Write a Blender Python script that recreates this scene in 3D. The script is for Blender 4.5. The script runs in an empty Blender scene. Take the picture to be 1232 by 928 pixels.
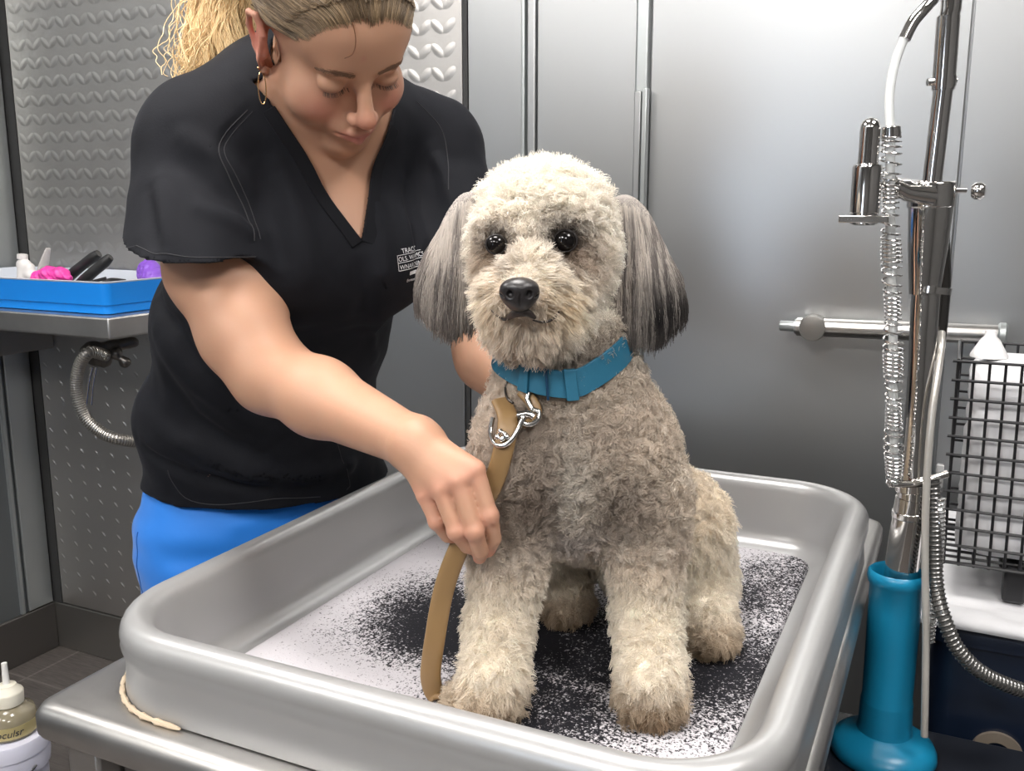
import bpy, math, random
import numpy as np
from mathutils import Vector, Matrix
RNG = np.random.default_rng(7)
SC = bpy.context.scene
COL = SC.collection
# ---------------------------------------------------------------- camera frame
FPX = 1130.0; PITCH = math.radians(10.97); YAW = math.radians(25.4); CAMH = 1.38
RZ = np.array([[math.cos(YAW), -math.sin(YAW), 0], [math.sin(YAW), math.cos(YAW), 0], [0, 0, 1]])
def vp(x, y, d):
    """point seen at pixel (x, y) of the 1232x928 frame, d metres forward; metres right/forward/up"""
    c, s = math.cos(PITCH), math.sin(PITCH)
    a = (x - 616) / FPX; b = -(y - 464) / FPX
    fy = c + b * s; uz = -s + b * c
    return np.array([a * d / fy, d, CAMH + uz * d / fy])
def W(v):
    return RZ @ np.asarray(v, float)
def wp(x, y, d):
    return W(vp(x, y, d))
def nz(v):
    v = np.asarray(v, float); return v / (np.linalg.norm(v) + 1e-12)
def rotm(ax, deg):
    return np.array(Matrix.Rotation(math.radians(deg), 3, ax))
# ---------------------------------------------------------------- materials
def mat(name, color=(.5, .5, .5), rough=.5, metal=0., spec=.5, **kw):
    m = bpy.data.materials.new(name); m.use_nodes = True
    n = m.node_tree.nodes['Principled BSDF']
    n.inputs['Base Color'].default_value = (*color, 1); n.inputs['Roughness'].default_value = rough
    n.inputs['Metallic'].default_value = metal; n.inputs['Specular IOR Level'].default_value = spec
    for k, v in kw.items():
        n.inputs[k.replace('_', ' ')].default_value = v
    return m
def nodes(m):
    return m.node_tree.nodes, m.node_tree.links, m.node_tree.nodes['Principled BSDF']
def coord(m, scale=(1, 1, 1), gen='Object'):
    N, L, b = nodes(m)
    tc = N.new('ShaderNodeTexCoord'); mp = N.new('ShaderNodeMapping')
    mp.inputs['Scale'].default_value = scale
    L.new(tc.outputs[gen], mp.inputs[0]); return mp.outputs[0]
def noise(m, vec, scale=5, detail=4, rough=.5, dist=0):
    N, L, b = nodes(m); n = N.new('ShaderNodeTexNoise')
    n.inputs['Scale'].default_value = scale; n.inputs['Detail'].default_value = detail
    n.inputs['Roughness'].default_value = rough; n.inputs['Distortion'].default_value = dist
    L.new(vec, n.inputs['Vector']); return n.outputs['Fac']
def ramp(m, fac, stops):
    N, L, b = nodes(m); r = N.new('ShaderNodeValToRGB')
    cr = r.color_ramp
    while len(cr.elements) < len(stops): cr.elements.new(.5)
    for e, (p, c) in zip(cr.elements, stops):
        e.position = p; e.color = (*c, 1) if len(c) == 3 else c
    L.new(fac, r.inputs[0]); return r.outputs[0]
def bump(m, fac, strength=.3, dist=.002):
    N, L, b = nodes(m); n = N.new('ShaderNodeBump')
    n.inputs['Strength'].default_value = strength; n.inputs['Distance'].default_value = dist
    L.new(fac, n.inputs['Height']); L.new(n.outputs[0], b.inputs['Normal']); return n
def vary(m, c0, c1, scale=5, stretch=(1, 1, 1), detail=4, lo=.35, hi=.65, socket='Base Color'):
    f = noise(m, coord(m, stretch), scale, detail)
    N, L, b = nodes(m)
    L.new(ramp(m, f, [(lo, c0), (hi, c1)]), b.inputs[socket]); return f
def g(v): return (v, v, v)
# ---------------------------------------------------------------- objects
def thing(name, label, cat, loc=(0, 0, 0), group=None):
    o = bpy.data.objects.new(name, None); COL.objects.link(o)
    o.empty_display_size = .05
    o.location = [float(c) for c in loc]; o['label'] = label; o['category'] = cat
    if group: o['group'] = group
    return o
def tag(o, label, cat=None, group=None):
    o['label'] = label
    if cat: o['category'] = cat
    if group: o['group'] = group
    return o
def offs(parent):
    t = np.zeros(3); p = parent
    while p is not None:
        t += np.array(p.location); p = p.parent
    return t
def link(o, parent):
    COL.objects.link(o)
    if parent is not None: o.parent = parent
    return o
def quads_obj(name, v, q, m, parent=None, smooth=True, loc=None):
    """v (n,3) world coords, q (m,k) indices; fast path"""
    v = np.asarray(v, np.float64); q = np.asarray(q, np.int32)
    base = offs(parent)
    if loc is not None: base = base + (np.asarray(loc) - base)
    me = bpy.data.meshes.new(name)
    me.vertices.add(len(v)); me.vertices.foreach_set('co', (v - base).astype(np.float32).ravel())
    k = q.shape[1]
    me.loops.add(q.size); me.loops.foreach_set('vertex_index', q.ravel())
    me.polygons.add(len(q)); me.polygons.foreach_set('loop_start', np.arange(0, q.size, k, dtype=np.int32))
    me.polygons.foreach_set('loop_total', np.full(len(q), k, np.int32))
    me.update(calc_edges=True); me.validate()
    if smooth: me.shade_smooth()
    if m is not None: me.materials.append(m)
    o = bpy.data.objects.new(name, me)
    if loc is not None: o.location = np.asarray(loc, float) - offs(parent)
    return link(o, parent)
def smooth_by_angle(me, ang=40):
    me.shade_smooth()
    try: me.set_sharp_from_angle(angle=math.radians(ang))
    except Exception: pass
class MB:
    def __init__(s): s.v = []; s.f = []; s.fm = []; s.mi = 0
    def add(s, v, f):
        o = len(s.v); s.v += [tuple(map(float, p)) for p in v]
        s.f += [tuple(i + o for i in q) for q in f]; s.fm += [s.mi] * len(f); return s
    def box(s, lo, hi, R=None, piv=None):
        x0, y0, z0 = lo; x1, y1, z1 = hi
        v = np.array([(x0, y0, z0), (x1, y0, z0), (x1, y1, z0), (x0, y1, z0), (x0, y0, z1), (x1, y0, z1), (x1, y1, z1), (x0, y1, z1)], float)
        if R is not None:
            p = np.array(piv if piv is not None else v.mean(0)); v = (v - p) @ np.array(R).T + p
        return s.add(v, [(0, 3, 2, 1), (4, 5, 6, 7), (0, 1, 5, 4), (1, 2, 6, 5), (2, 3, 7, 6), (3, 0, 4, 7)])
    def rings(s, rings, closed=True, cap0=True, cap1=True, loop=False):
        n = len(rings[0]); o = len(s.v); f = []
        for r in rings: s.v += [tuple(map(float, p)) for p in r]
        m = len(rings)
        for i in range(m if loop else m - 1):
            a = o + i * n; b = o + ((i + 1) % m) * n
            for j in range(n if closed else n - 1):
                k = (j + 1) % n; f.append((a + j, a + k, b + k, b + j))
        if cap0 and not loop: f.append(tuple(o + j for j in reversed(range(n))))
        if cap1 and not loop: f.append(tuple(o + (m - 1) * n + j for j in range(n)))
        s.f += f; s.fm += [s.mi] * len(f); return s
    def tube(s, path, r, seg=12, caps=True, loop=False, flat=None):
        P = np.array(path, float); n = len(P)
        r = np.full(n, r) if np.isscalar(r) else np.array(r, float)
        T = np.gradient(P, axis=0) if not loop else (np.roll(P, -1, 0) - np.roll(P, 1, 0))
        T /= np.linalg.norm(T, axis=1)[:, None] + 1e-12
        u = np.cross(T[0], (0, 0, 1)); 
        if np.linalg.norm(u) < .1: u = np.cross(T[0], (1, 0, 0))
        u = nz(u); R = []
        for i in range(n):
            u = nz(u - T[i] * np.dot(u, T[i])); w = np.cross(T[i], u)
            a = np.linspace(0, 2 * np.pi, seg, endpoint=False)
            fl = flat or (1, 1)
            R.append(P[i] + r[i] * (fl[0] * np.cos(a)[:, None] * u + fl[1] * np.sin(a)[:, None] * w))
        return s.rings(R, True, caps, caps, loop)
    def lathe(s, c, prof, seg=32, axis=(0, 0, 1), caps=True):
        ax = nz(axis); u = np.cross(ax, (0, 1, 0))
        if np.linalg.norm(u) < .1: u = np.cross(ax, (1, 0, 0))
        u = nz(u); w = np.cross(ax, u); c = np.array(c, float)
        a = np.linspace(0, 2 * np.pi, seg, endpoint=False)
        R = [c + ax * z + max(r, 1e-5) * (np.cos(a)[:, None] * u + np.sin(a)[:, None] * w) for r, z in prof]
        return s.rings(R, True, caps, caps)
    def obj(s, name, m, parent=None, smooth=True, ang=40, bev=0, seg=2, loc=None):
        me = bpy.data.meshes.new(name); b = offs(parent)
        if loc is not None: b = np.asarray(loc, float)
        me.from_pydata([tuple(np.array(p) - b) for p in s.v], [], s.f)
        ms = m if isinstance(m, (list, tuple)) else [m]
        for x in ms: me.materials.append(x)
        me.polygons.foreach_set('material_index', s.fm)
        me.update()
        if smooth: smooth_by_angle(me, ang)
        o = bpy.data.objects.new(name, me)
        if loc is not None: o.location = [float(c) for c in (np.asarray(loc, float) - offs(parent))]
        link(o, parent)
        if bev:
            bm = o.modifiers.new('bevel', 'BEVEL'); bm.width = bev; bm.segments = seg; bm.limit_method = 'ANGLE'; bm.harden_normals = False
        return o
def struct(o): o['kind'] = 'structure'; return o
def catmull(pts, n=8, loop=False):
    P = np.array(pts, float); out = []
    m = len(P)
    for i in range(m if loop else m - 1):
        if loop: p0, p1, p2, p3 = P[(i - 1) % m], P[i], P[(i + 1) % m], P[(i + 2) % m]
        else: p0, p1, p2, p3 = P[max(i - 1, 0)], P[i], P[i + 1], P[min(i + 2, m - 1)]
        for t in np.linspace(0, 1, n, endpoint=False):
            out.append(.5 * ((2 * p1) + (-p0 + p2) * t + (2 * p0 - 5 * p1 + 4 * p2 - p3) * t * t + (-p0 + 3 * p1 - 3 * p2 + p3) * t ** 3))
    if not loop: out.append(P[-1])
    return np.array(out)
# ---------------------------------------------------------------- implicit surfaces
class F:
    """implicit body: ordered smooth unions / cuts, polygonised by surface nets in chunks"""
    def __init__(s): s.ops = []; s.disp = None
    def add(s, fn, k=.01, op='add'): s.ops.append((op, fn, k)); return s
    def ell(s, c, r, R=None, k=.01, op='add'):
        c = np.array(c, np.float32); r = np.array(r, np.float32) * np.ones(3, np.float32)
        M = None if R is None else np.array(R, np.float32)
        def fn(P):
            q = P - c
            if M is not None: q = q @ M
            k0 = np.sqrt(((q / r) ** 2).sum(-1)); k1 = np.sqrt(((q / r ** 2) ** 2).sum(-1)) + 1e-9
            return np.where(k0 > 1e-4, k0 * (k0 - 1) / k1, -r.min())
        return s.add(fn, k, op)
    def cap(s, a, b, ra, rb=None, k=.01, op='add', fl=None):
        """tapered capsule; fl=(axis, factor) flattens along a direction"""
        a = np.array(a, np.float32); b = np.array(b, np.float32); rb = ra if rb is None else rb
        def fn(P):
            pa = P - a; ba = b - a
            t = np.clip((pa @ ba) / (ba @ ba), 0, 1)
            q = pa - t[..., None] * ba
            rr = ra + (rb - ra) * t
            if fl is None: return np.sqrt((q ** 2).sum(-1)) - rr
            ax = nz(fl[0]).astype(np.float32); d = q @ ax
            q2 = q + (d * (1 / fl[1] - 1))[..., None] * ax
            return (np.sqrt((q2 ** 2).sum(-1)) - rr) * min(1, fl[1])
        return s.add(fn, k, op)
    def chain(s, pts, rs, k=.01, op='add', fl=None):
        for i in range(len(pts) - 1): s.cap(pts[i], pts[i + 1], rs[i], rs[i + 1], k, op, fl)
        return s
    def ev(s, P, ops=None):
        d = np.full(P.shape[:-1], 1e3, np.float32)
        for op, fn, k in (s.ops if ops is None else ops):
            e = fn(P)
            if op == 'add':
                h = np.maximum(k - np.abs(d - e), 0) / k; d = np.minimum(d, e) - h * h * k * .25
            elif op == 'sub':
                e = -e; h = np.maximum(k - np.abs(d - e), 0) / k; d = np.maximum(d, e) + h * h * k * .25
            elif op == 'and':
                h = np.maximum(k - np.abs(d - e), 0) / k; d = np.maximum(d, e) + h * h * k * .25
        if s.disp is not None and len(d.ravel()): d = d + s.disp(P, d)
        return d
    def mesh(s, lo, hi, h, C=24):
        lo = np.array(lo, float); hi = np.array(hi, float)
        N = np.ceil((hi - lo) / h).astype(int) + 2
        ax = np.arange(C + 2)
        keys = []; vs = []; qs = []
        NX, NY, NZ = [int(c) for c in N + C + 4]
        def key(i, j, k): return (i.astype(np.int64) * NY + j) * NZ + k
        for ci in range(0, N[0], C):
            for cj in range(0, N[1], C):
                for ck in range(0, N[2], C):
                    c0 = lo + np.array([ci, cj, ck]) * h
                    cen = (c0 + (C + 1) * h / 2)[None].astype(np.float32)
                    Rr = (C + 2) * h * .8661
                    act = []; near = False
                    for op in s.ops:
                        dc = float(op[1](cen)[0])
                        if op[0] == 'add':
                            if dc < Rr * 1.15 + op[2] + .01: act.append(op)
                        elif op[0] == 'sub':
                            if dc < Rr * 1.15 + op[2] + .01: act.append(op)
                        else: act.append(op)
                    if not any(o[0] == 'add' for o in act): continue
                    I = ax[:, None, None]; J = ax[None, :, None]; K = ax[None, None, :]
                    P = np.empty((C + 2,) * 3 + (3,), np.float32)
                    P[..., 0] = c0[0] + I * h; P[..., 1] = c0[1] + J * h; P[..., 2] = c0[2] + K * h
                    D = s.ev(P, act)
                    S = D < 0
                    if S.all() or not S.any(): continue
                    # cells 0..C
                    cnt = np.zeros((C + 1,) * 3, int); acc = np.zeros((C + 1,) * 3 + (3,))
                    for (a, b) in [((0,0,0),(1,0,0)),((0,1,0),(1,1,0)),((0,0,1),(1,0,1)),((0,1,1),(1,1,1)),
                                   ((0,0,0),(0,1,0)),((1,0,0),(1,1,0)),((0,0,1),(0,1,1)),((1,0,1),(1,1,1)),
                                   ((0,0,0),(0,0,1)),((1,0,0),(1,0,1)),((0,1,0),(0,1,1)),((1,1,0),(1,1,1))]:
                        sl = lambda t: tuple(slice(t[i], t[i] + C + 1) for i in range(3))
                        da = D[sl(a)]; db = D[sl(b)]; x = (da < 0) != (db < 0)
                        t = np.where(x, da / np.where(x, da - db, 1), 0)
                        for i in range(3):
                            acc[..., i] += np.where(x, a[i] + (b[i] - a[i]) * t, 0)
                        cnt += x
                    m = cnt > 0
                    ii, jj, kk = np.nonzero(m)
                    p = acc[m] / cnt[m][:, None]
                    vs.append(c0 + (p + np.stack([ii, jj, kk], 1)) * h)
                    keys.append(key(ii + ci, jj + cj, kk + ck))
                    # quads for edges owned: index 1..C in the two transverse axes, 0..C-1(+) along
                    for axi in range(3):
                        o1, o2 = [(1, 2), (2, 0), (0, 1)][axi]
                        r = [slice(1, C + 1)] * 3; r[axi] = slice(1, C + 1)
                        r2 = list(r); r2[axi] = slice(2, C + 2)
                        A = S[tuple(r)]; B = S[tuple(r2)]
                        for flip, mm in ((False, A & ~B), (True, ~A & B)):
                            e = np.stack(np.nonzero(mm), 1) + 1
                            if len(e) == 0: continue
                            def cell(d1, d2):
                                q = e.copy(); q[:, o1] += d1; q[:, o2] += d2
                                return key(q[:, 0] + ci, q[:, 1] + cj, q[:, 2] + ck)
                            Q = [cell(-1, -1), cell(0, -1), cell(0, 0), cell(-1, 0)]
                            if flip: Q = Q[::-1]
                            qs.append(np.stack(Q, 1))
        keys = np.concatenate(keys); vs = np.concatenate(vs); qs = np.concatenate(qs)
        uk, idx = np.unique(keys, return_index=True)
        v = vs[idx]; pos = np.searchsorted(uk, qs); pos = np.clip(pos, 0, len(uk) - 1)
        ok = (uk[pos] == qs).all(1)
        return v, pos[ok].astype(np.int32)
    def grad(s, P, e=.0008):
        P = np.asarray(P, np.float32); G = np.zeros_like(P)
        for i in range(3):
            o = np.zeros(3, np.float32); o[i] = e
            G[..., i] = s.ev(P + o) - s.ev(P - o)
        return G / (np.linalg.norm(G, axis=-1, keepdims=True) + 1e-9)
    def march(s, o, d, tmax=3.0, n=160):
        """first hit of rays from o along d"""
        o = np.asarray(o, float); d = np.asarray(d, float)
        t = np.zeros(len(d))
        for _ in range(n):
            P = o + d * t[:, None]; t += np.clip(s.ev(P.astype(np.float32)), -.01, .05) * .7
            t = np.minimum(t, tmax)
        return o + d * t[:, None], t < tmax - 1e-3
def vcol(o, cols, name='Col'):
    """per-vertex colour of the thing's own surface (markings)"""
    a = o.data.color_attributes.new(name, 'FLOAT_COLOR', 'POINT')
    c = np.ones((len(o.data.vertices), 4), np.float32); c[:, :3] = cols
    a.data.foreach_set('color', c.ravel())
def vcol_mat(m, name='Col'):
    N, L, b = nodes(m); n = N.new('ShaderNodeAttribute'); n.attribute_name = name
    L.new(n.outputs['Color'], b.inputs['Base Color']); return n
def vnoise(P, s, seed=0):
    """smooth value noise, P (...,3)"""
    Q = np.asarray(P, np.float32) * s + np.float32(17.3 + seed * 7.77)
    i = np.floor(Q).astype(np.int64); f = Q - i; f = f * f * (3 - 2 * f); out = 0
    for a in (0, 1):
        for b in (0, 1):
            for c in (0, 1):
                h = ((i[..., 0] + a) * 73856093) ^ ((i[..., 1] + b) * 19349663) ^ ((i[..., 2] + c) * 83492791) ^ (seed * 2654435)
                h = (h ^ (h >> 13)) * 1274126177; h = ((h ^ (h >> 16)) & 0xffff) / 65535.0
                w = (f[..., 0] if a else 1 - f[..., 0]) * (f[..., 1] if b else 1 - f[..., 1]) * (f[..., 2] if c else 1 - f[..., 2])
                out = out + w * h
    return out.astype(np.float32)
def sstep(a, b, x):
    t = np.clip((x - a) / (b - a), 0, 1); return t * t * (3 - 2 * t)
def mixc(a, b, t):
    return np.asarray(a) * (1 - t[..., None]) + np.asarray(b) * t[..., None]
# ---------------------------------------------------------------- strands
def strands(name, pts, rad, cols, m, parent):
    """pts (n,k,3) world, rad (n,k) or scalar, cols (n,3) or (n,k,3): a coat of hairs as one curves object"""
    n, k, _ = pts.shape
    hc = bpy.data.hair_curves.new(name); hc.add_curves([k] * n)
    hc.points.foreach_set('position', (pts - offs(parent)).astype(np.float32).ravel())
    r = np.broadcast_to(np.asarray(rad, np.float32), (n, k)) if not np.isscalar(rad) else np.full((n, k), rad, np.float32)
    ra = hc.attributes.get('radius') or hc.attributes.new('radius', 'FLOAT', 'POINT')
    ra.data.foreach_set('value', np.ascontiguousarray(r, np.float32).ravel())
    if cols.ndim == 2: cols = np.broadcast_to(cols[:, None], (n, k, 3))
    ca = hc.attributes.new('Col', 'FLOAT_COLOR', 'POINT')
    c4 = np.ones((n, k, 4), np.float32); c4[..., :3] = np.clip(cols, 0, 1); ca.data.foreach_set('color', c4.ravel())
    hc.materials.append(m)
    o = bpy.data.objects.new(name, hc); link(o, parent); return o
def surface_samples(v, q, n, rng, keep=None):
    a, b, c, d = (v[q[:, i]] for i in range(4))
    ar = np.linalg.norm(np.cross(c - a, d - b), axis=1) * .5
    cen = (a + b + c + d) / 4
    if keep is not None: ar = ar * keep(cen)
    p = ar / ar.sum(); ix = rng.choice(len(q), n, p=p)
    s = rng.random(n)[:, None]; t = rng.random(n)[:, None]
    return (a[ix] * (1 - s) + b[ix] * s) * (1 - t) + (d[ix] * (1 - s) + c[ix] * s) * t
# ================================================================ room
M_wall = mat('satin_wall', (.445, .455, .46), .38, .95)
_f = noise(M_wall, coord(M_wall, (1, 1, 1)), 1.3, 3); N, L, b = nodes(M_wall)
L.new(ramp(M_wall, _f, [(.3, g(.36)), (.7, g(.40))]), b.inputs['Roughness'])
M_wallL = mat('dark_satin_wall', (.20, .215, .225), .38, .7)
M_steel = mat('brushed_steel', (.55, .53, .51), .3, 1.)
vary(M_steel, g(.35), g(.42), 9, (1, 3, 1), socket='Roughness')
_n = noise(M_steel, coord(M_steel), 7, 6, .65)
L_ = nodes(M_steel); L_[1].new(ramp(M_steel, _n, [(.3, (.50, .485, .47)), (.7, (.60, .585, .565))]), L_[2].inputs['Base Color'])
M_trim = mat('trim_metal', (.50, .53, .53), .33, .75)
M_dark = mat('dark_gap', (.03, .03, .03), .6)
M_tread = mat('tread_metal', (.58, .56, .54), .36, .92)
vary(M_tread, g(.36), g(.42), 6, socket='Roughness')
M_base = mat('baseboard_metal', (.34, .33, .31), .35, .9)
M_floor = mat('floor_tile', (.1, .09, .085), .45)
def _floor():
    m = M_floor; N, L, b = nodes(m)
    br = N.new('ShaderNodeTexBrick'); L.new(coord(m), br.inputs['Vector'])
    br.offset = 0; br.inputs['Scale'].default_value = 1; br.inputs['Brick Width'].default_value = .3; br.inputs['Row Height'].default_value = .3
    br.inputs['Mortar Size'].default_value = .004; br.inputs['Color1'].default_value = (.105, .092, .085, 1)
    br.inputs['Color2'].default_value = (.088, .078, .072, 1); br.inputs['Mortar'].default_value = (.16, .145, .135, 1)
    n = noise(m, coord(m, (1, 12, 1)), 18, 5, .6)
    mx = N.new('ShaderNodeMixRGB'); mx.blend_type = 'MULTIPLY'; mx.inputs[0].default_value = .8
    L.new(br.outputs[0], mx.inputs[1]); L.new(ramp(m, n, [(.3, g(.55)), (.7, g(1.35))]), mx.inputs[2]); L.new(mx.outputs[0], b.inputs['Base Color'])
_floor()
M_paint = mat('room_paint', (.10, .10, .10), .7)
M_paintd = mat('room_paint_dark', (.16, .15, .14), .7)
M_ceil = mat('ceiling_white', (.8, .79, .77), .8)
X0, X1, Y0, Y1, ZC = -2.5, 1.9, -2.7, 1.9, 2.65
def plate(name, lo, hi, m, parent=None, bev=0):
    return MB().box(lo, hi).obj(name, m, parent, bev=bev, loc=None if parent is not None else ((lo[0] + hi[0]) / 2, (lo[1] + hi[1]) / 2, lo[2]))
struct(plate('floor', (X0 - .1, Y0 - .1, -.1), (X1 + .1, Y1 + .1, 0), M_floor))
struct(plate('ceiling', (X0 - .1, Y0 - .1, ZC), (X1 + .1, Y1 + .1, ZC + .1), M_ceil))
struct(plate('wall_back', (X0 - .1, Y1, 0), (X1 + .1, Y1 + .1, ZC), M_wall))
struct(plate('wall_left', (X0 - .1, Y0, 0), (X0, Y1, ZC), M_wallL))
struct(plate('wall_right', (X1, Y0, 0), (X1 + .1, Y1, ZC), M_paint))
# front wall with a window opening
wx0, wx1, wz0, wz1 = -1.45, -.75, 1.0, 2.1
wf = MB()
wf.box((X0, Y0 - .1, 0), (wx0, Y0, ZC)); wf.box((wx1, Y0 - .1, 0), (X1, Y0, ZC))
wf.box((wx0, Y0 - .1, 0), (wx1, Y0, wz0)); wf.box((wx0, Y0 - .1, wz1), (wx1, Y0, ZC))
struct(wf.obj('wall_front', M_paint))
wfr = MB()
for lo, hi in [((wx0, Y0 - .07, wz0), (wx0 + .05, Y0 + .01, wz1)), ((wx1 - .05, Y0 - .07, wz0), (wx1, Y0 + .01, wz1)),
               ((wx0 + .05, Y0 - .07, wz0), (wx1 - .05, Y0 + .01, wz0 + .05)), ((wx0 + .05, Y0 - .07, wz1 - .05), (wx1 - .05, Y0 + .01, wz1))]:
    wfr.box(lo, hi)
win = struct(wfr.obj('window_1', mat('window_frame_white', g(.75), .4), bev=.004))
M_glass = mat('window_glass', g(.9), .05, Transmission_Weight=1.0)
plate('window_pane', (wx0 + .05, Y0 - .045, wz0 + .05), (wx1 - .05, Y0 - .04, wz1 - .05), M_glass, win)
# tread plate panel (back wall, left part)
PX0, PX1 = -2.452, -1.017
pan = plate('trim_1', (PX0, Y1 - .012, .155), (PX1, Y1, ZC - .02), M_tread); struct(pan)
def lens_field():
    V = []; Q = []
    px, pz = .0615, .050
    nx = int((PX1 - PX0) / px); nzr = int((ZC - .24) / pz)
    L, Wd, Hh = .0215, .0115, .0013
    us = np.array([-1, -.75, -.4, 0, .4, .75, 1]); n = 0
    for i in range(nx):
        for j in range(nzr):
            low = j * pz + .2 < .98
            for sgn in ((-1,) if low else (-1, 1)):
                L, Wd, Hh = (.0100, .0050, .0020) if low else (.0205, .0105, .0013)
                cx = PX0 + .036 + i * px + sgn * .0150; cz = .2 + j * pz + (.010 if True else 0)
                a = math.radians(43) * sgn; ca, sa = math.cos(a), math.sin(a)
                vv = []
                for u in us:
                    w = Wd * math.sqrt(max(0, 1 - u * u * .97)) 
                    for t in (-1, -.6, -.25, .25, .6, 1):
                        hh = Hh * (1 - t * t) * (1 - t * t) * max(0, 1 - u * u) if abs(t) < 1 else 0
                        x = u * L; z = t * w
                        vv.append((cx + x * ca - z * sa, Y1 - .0124 - hh, cz + x * sa + z * ca))
                V += vv
                for a_ in range(6):
                    for b_ in range(5):
                        p = n + a_ * 6 + b_; Q.append((p, p + 6, p + 7, p + 1))
                n += 42
    return np.array(V), np.array(Q)
v, q = lens_field(); quads_obj('raised_tread', v, q, M_tread, pan)
struct(plate('baseboard_back', (X0, Y1 - .014, 0), (X1, Y1, .15), M_base, bev=.003))
struct(plate('baseboard_left', (X0, Y0, 0), (X0 + .014, Y1 - .014, .15), mat('baseboard_dark_metal', (.16, .15, .14), .4, .8), bev=.003))
# corner post, thin light seam on the left wall, dark joint beside the tread plate
struct(plate('trim_2', (X0 + .0, Y1 - .10, .152), (X0 + .010, Y1 - .016, ZC), M_trim, bev=.003))
struct(plate('trim_3', (X0, Y1 - .125, .152), (X0 + .012, Y1 - .115, ZC), M_trim))
struct(plate('trim_4', (X0, Y1 - .012, .152), (PX0 - .004, Y1, ZC), M_dark))
struct(plate('trim_5', (PX1 + .001, Y1 - .010, .152), (PX1 + .012, Y1, ZC), M_dark))
# smooth panels standing in front of the wall
def panel(n, x0, x1, th=.01): return struct(plate('trim_%d' % n, (x0, Y1 - th, .152), (x1, Y1, ZC), M_wall, bev=.0015))
panel(6, PX1 + .014, -.874); panel(7, -.838, -.622); panel(8, -.590, -.0175); panel(9, -.0135, X1 - .05)
tr = struct(plate('trim_10', (-.872, Y1 - .02, .152), (-.864, Y1, ZC), M_trim, bev=.002))
struct(plate('trim_11', (-.860, Y1 - .016, .152), (-.841, Y1, ZC), M_wall, bev=.003))
struct(plate('trim_12', (-.620, Y1 - .02, .152), (-.594, Y1, ZC), M_trim, bev=.004))
lh = thing('latch_channel', 'slim vertical grey metal latch channel on the wall seam above the dog', 'latch', (-.603, Y1 - .02, 1.37))
MB().box((-.616, Y1 - .034, 1.37), (-.602, Y1 - .02, 1.60)).obj('channel_body', M_wall, lh, bev=.002)
MB().box((-.598, Y1 - .040, 1.33), (-.588, Y1 - .0205, 1.605)).obj('channel_lip', M_trim, lh, bev=.002)
struct(plate('trim_13', (-1.335, Y1 - .0165, .155), (PX1, Y1 - .0005, 1.27), M_wall, bev=.0015))
# wall rail
rail = thing('wall_rail', 'horizontal brushed metal grab rail on the grey wall behind the faucet column', 'rail', (-.11, Y1 - .01, 1.15))
def hb(x): return 1.152 + (x + .11) * .012
yr = Y1 - .062
MB().tube([(-.272, yr, hb(-.272)), (.075, yr, hb(.075))], .0175, 24).obj('rail_bar', mat('rail_metal', (.62, .6, .58), .28, 1.), rail)
MB().lathe((-.262, yr, hb(-.262)), [(.0, 0), (.012, .0), (.014, .003), (.014, .014), (.010, .015), (.010, .040), (.0085, .042), (0, .042)], 20, (-1, 0, 0)).obj('end_plug', M_trim, rail)
MB().lathe((-.242, yr - .022, hb(-.242)), [(.012, 0), (.023, .002), (.025, .008), (.025, .03), (.018, .040), (.014, .05), (.014, .072)], 24, (0, 1, 0)).obj('bracket', M_base, rail)
MB().lathe((.068, yr, hb(.068)), [(.0, 0), (.019, 0), (.022, .003), (.022, .012), (.019, .015), (0, .015)], 24, (1, 0, 0)).obj('end_cap', M_trim, rail)
MB().lathe((.05, yr + .01, hb(.05)), [(.012, 0), (.012, .042)], 16, (0, 1, 0)).obj('bracket', M_base, rail)
# ================================================================ lights
def area(name, loc, size, power, color=(1, .96, .92), rot=(0, 0, 0)):
    l = bpy.data.lights.new(name, 'AREA'); l.shape = 'RECTANGLE'; l.size, l.size_y = size; l.energy = power; l.color = color
    o = bpy.data.objects.new(name, l); o.location = loc; o.rotation_euler = rot; COL.objects.link(o); return o
M_lamp = mat('lamp_diffuser', g(.9), .5, Emission_Color=(1, .965, .93, 1), Emission_Strength=12.)
LIGHTS = [(-.55, .85), (-1.75, .5), (.7, .6), (-.55, -1.1), (.9, -1.2), (-1.8, -1.2)]
for i, (lx, ly) in enumerate(LIGHTS):
    t = thing('ceiling_light', 'flat recessed ceiling light panel with a white diffuser', 'ceiling light', (lx, ly, ZC - .03), 'ceiling light panels')
    MB().box((lx - .3, ly - .3, ZC - .03), (lx + .3, ly + .3, ZC - .001)).obj('lamp_housing', M_trim, t)
    MB().box((lx - .28, ly - .28, ZC - .033), (lx + .28, ly + .28, ZC - .029)).obj('diffuser', M_lamp, t)
LA = [area('lamp_%d' % i, (lx, ly, ZC - .04), (.54, .54), p) for i, ((lx, ly), p) in enumerate(zip(LIGHTS, (12.5, 9, 11, 30, 20, 19)))]
area('window_daylight', ((wx0 + wx1) / 2, Y0 - .2, (wz0 + wz1) / 2), (wx1 - wx0, wz1 - wz0), 14, (.72, .84, 1), (math.radians(-90), 0, math.radians(180)))
w = bpy.data.worlds.new('world'); w.use_nodes = True; SC.world = w
w.node_tree.nodes['Background'].inputs[0].default_value = (.62, .78, 1, 1); w.node_tree.nodes['Background'].inputs[1].default_value = .9
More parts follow.
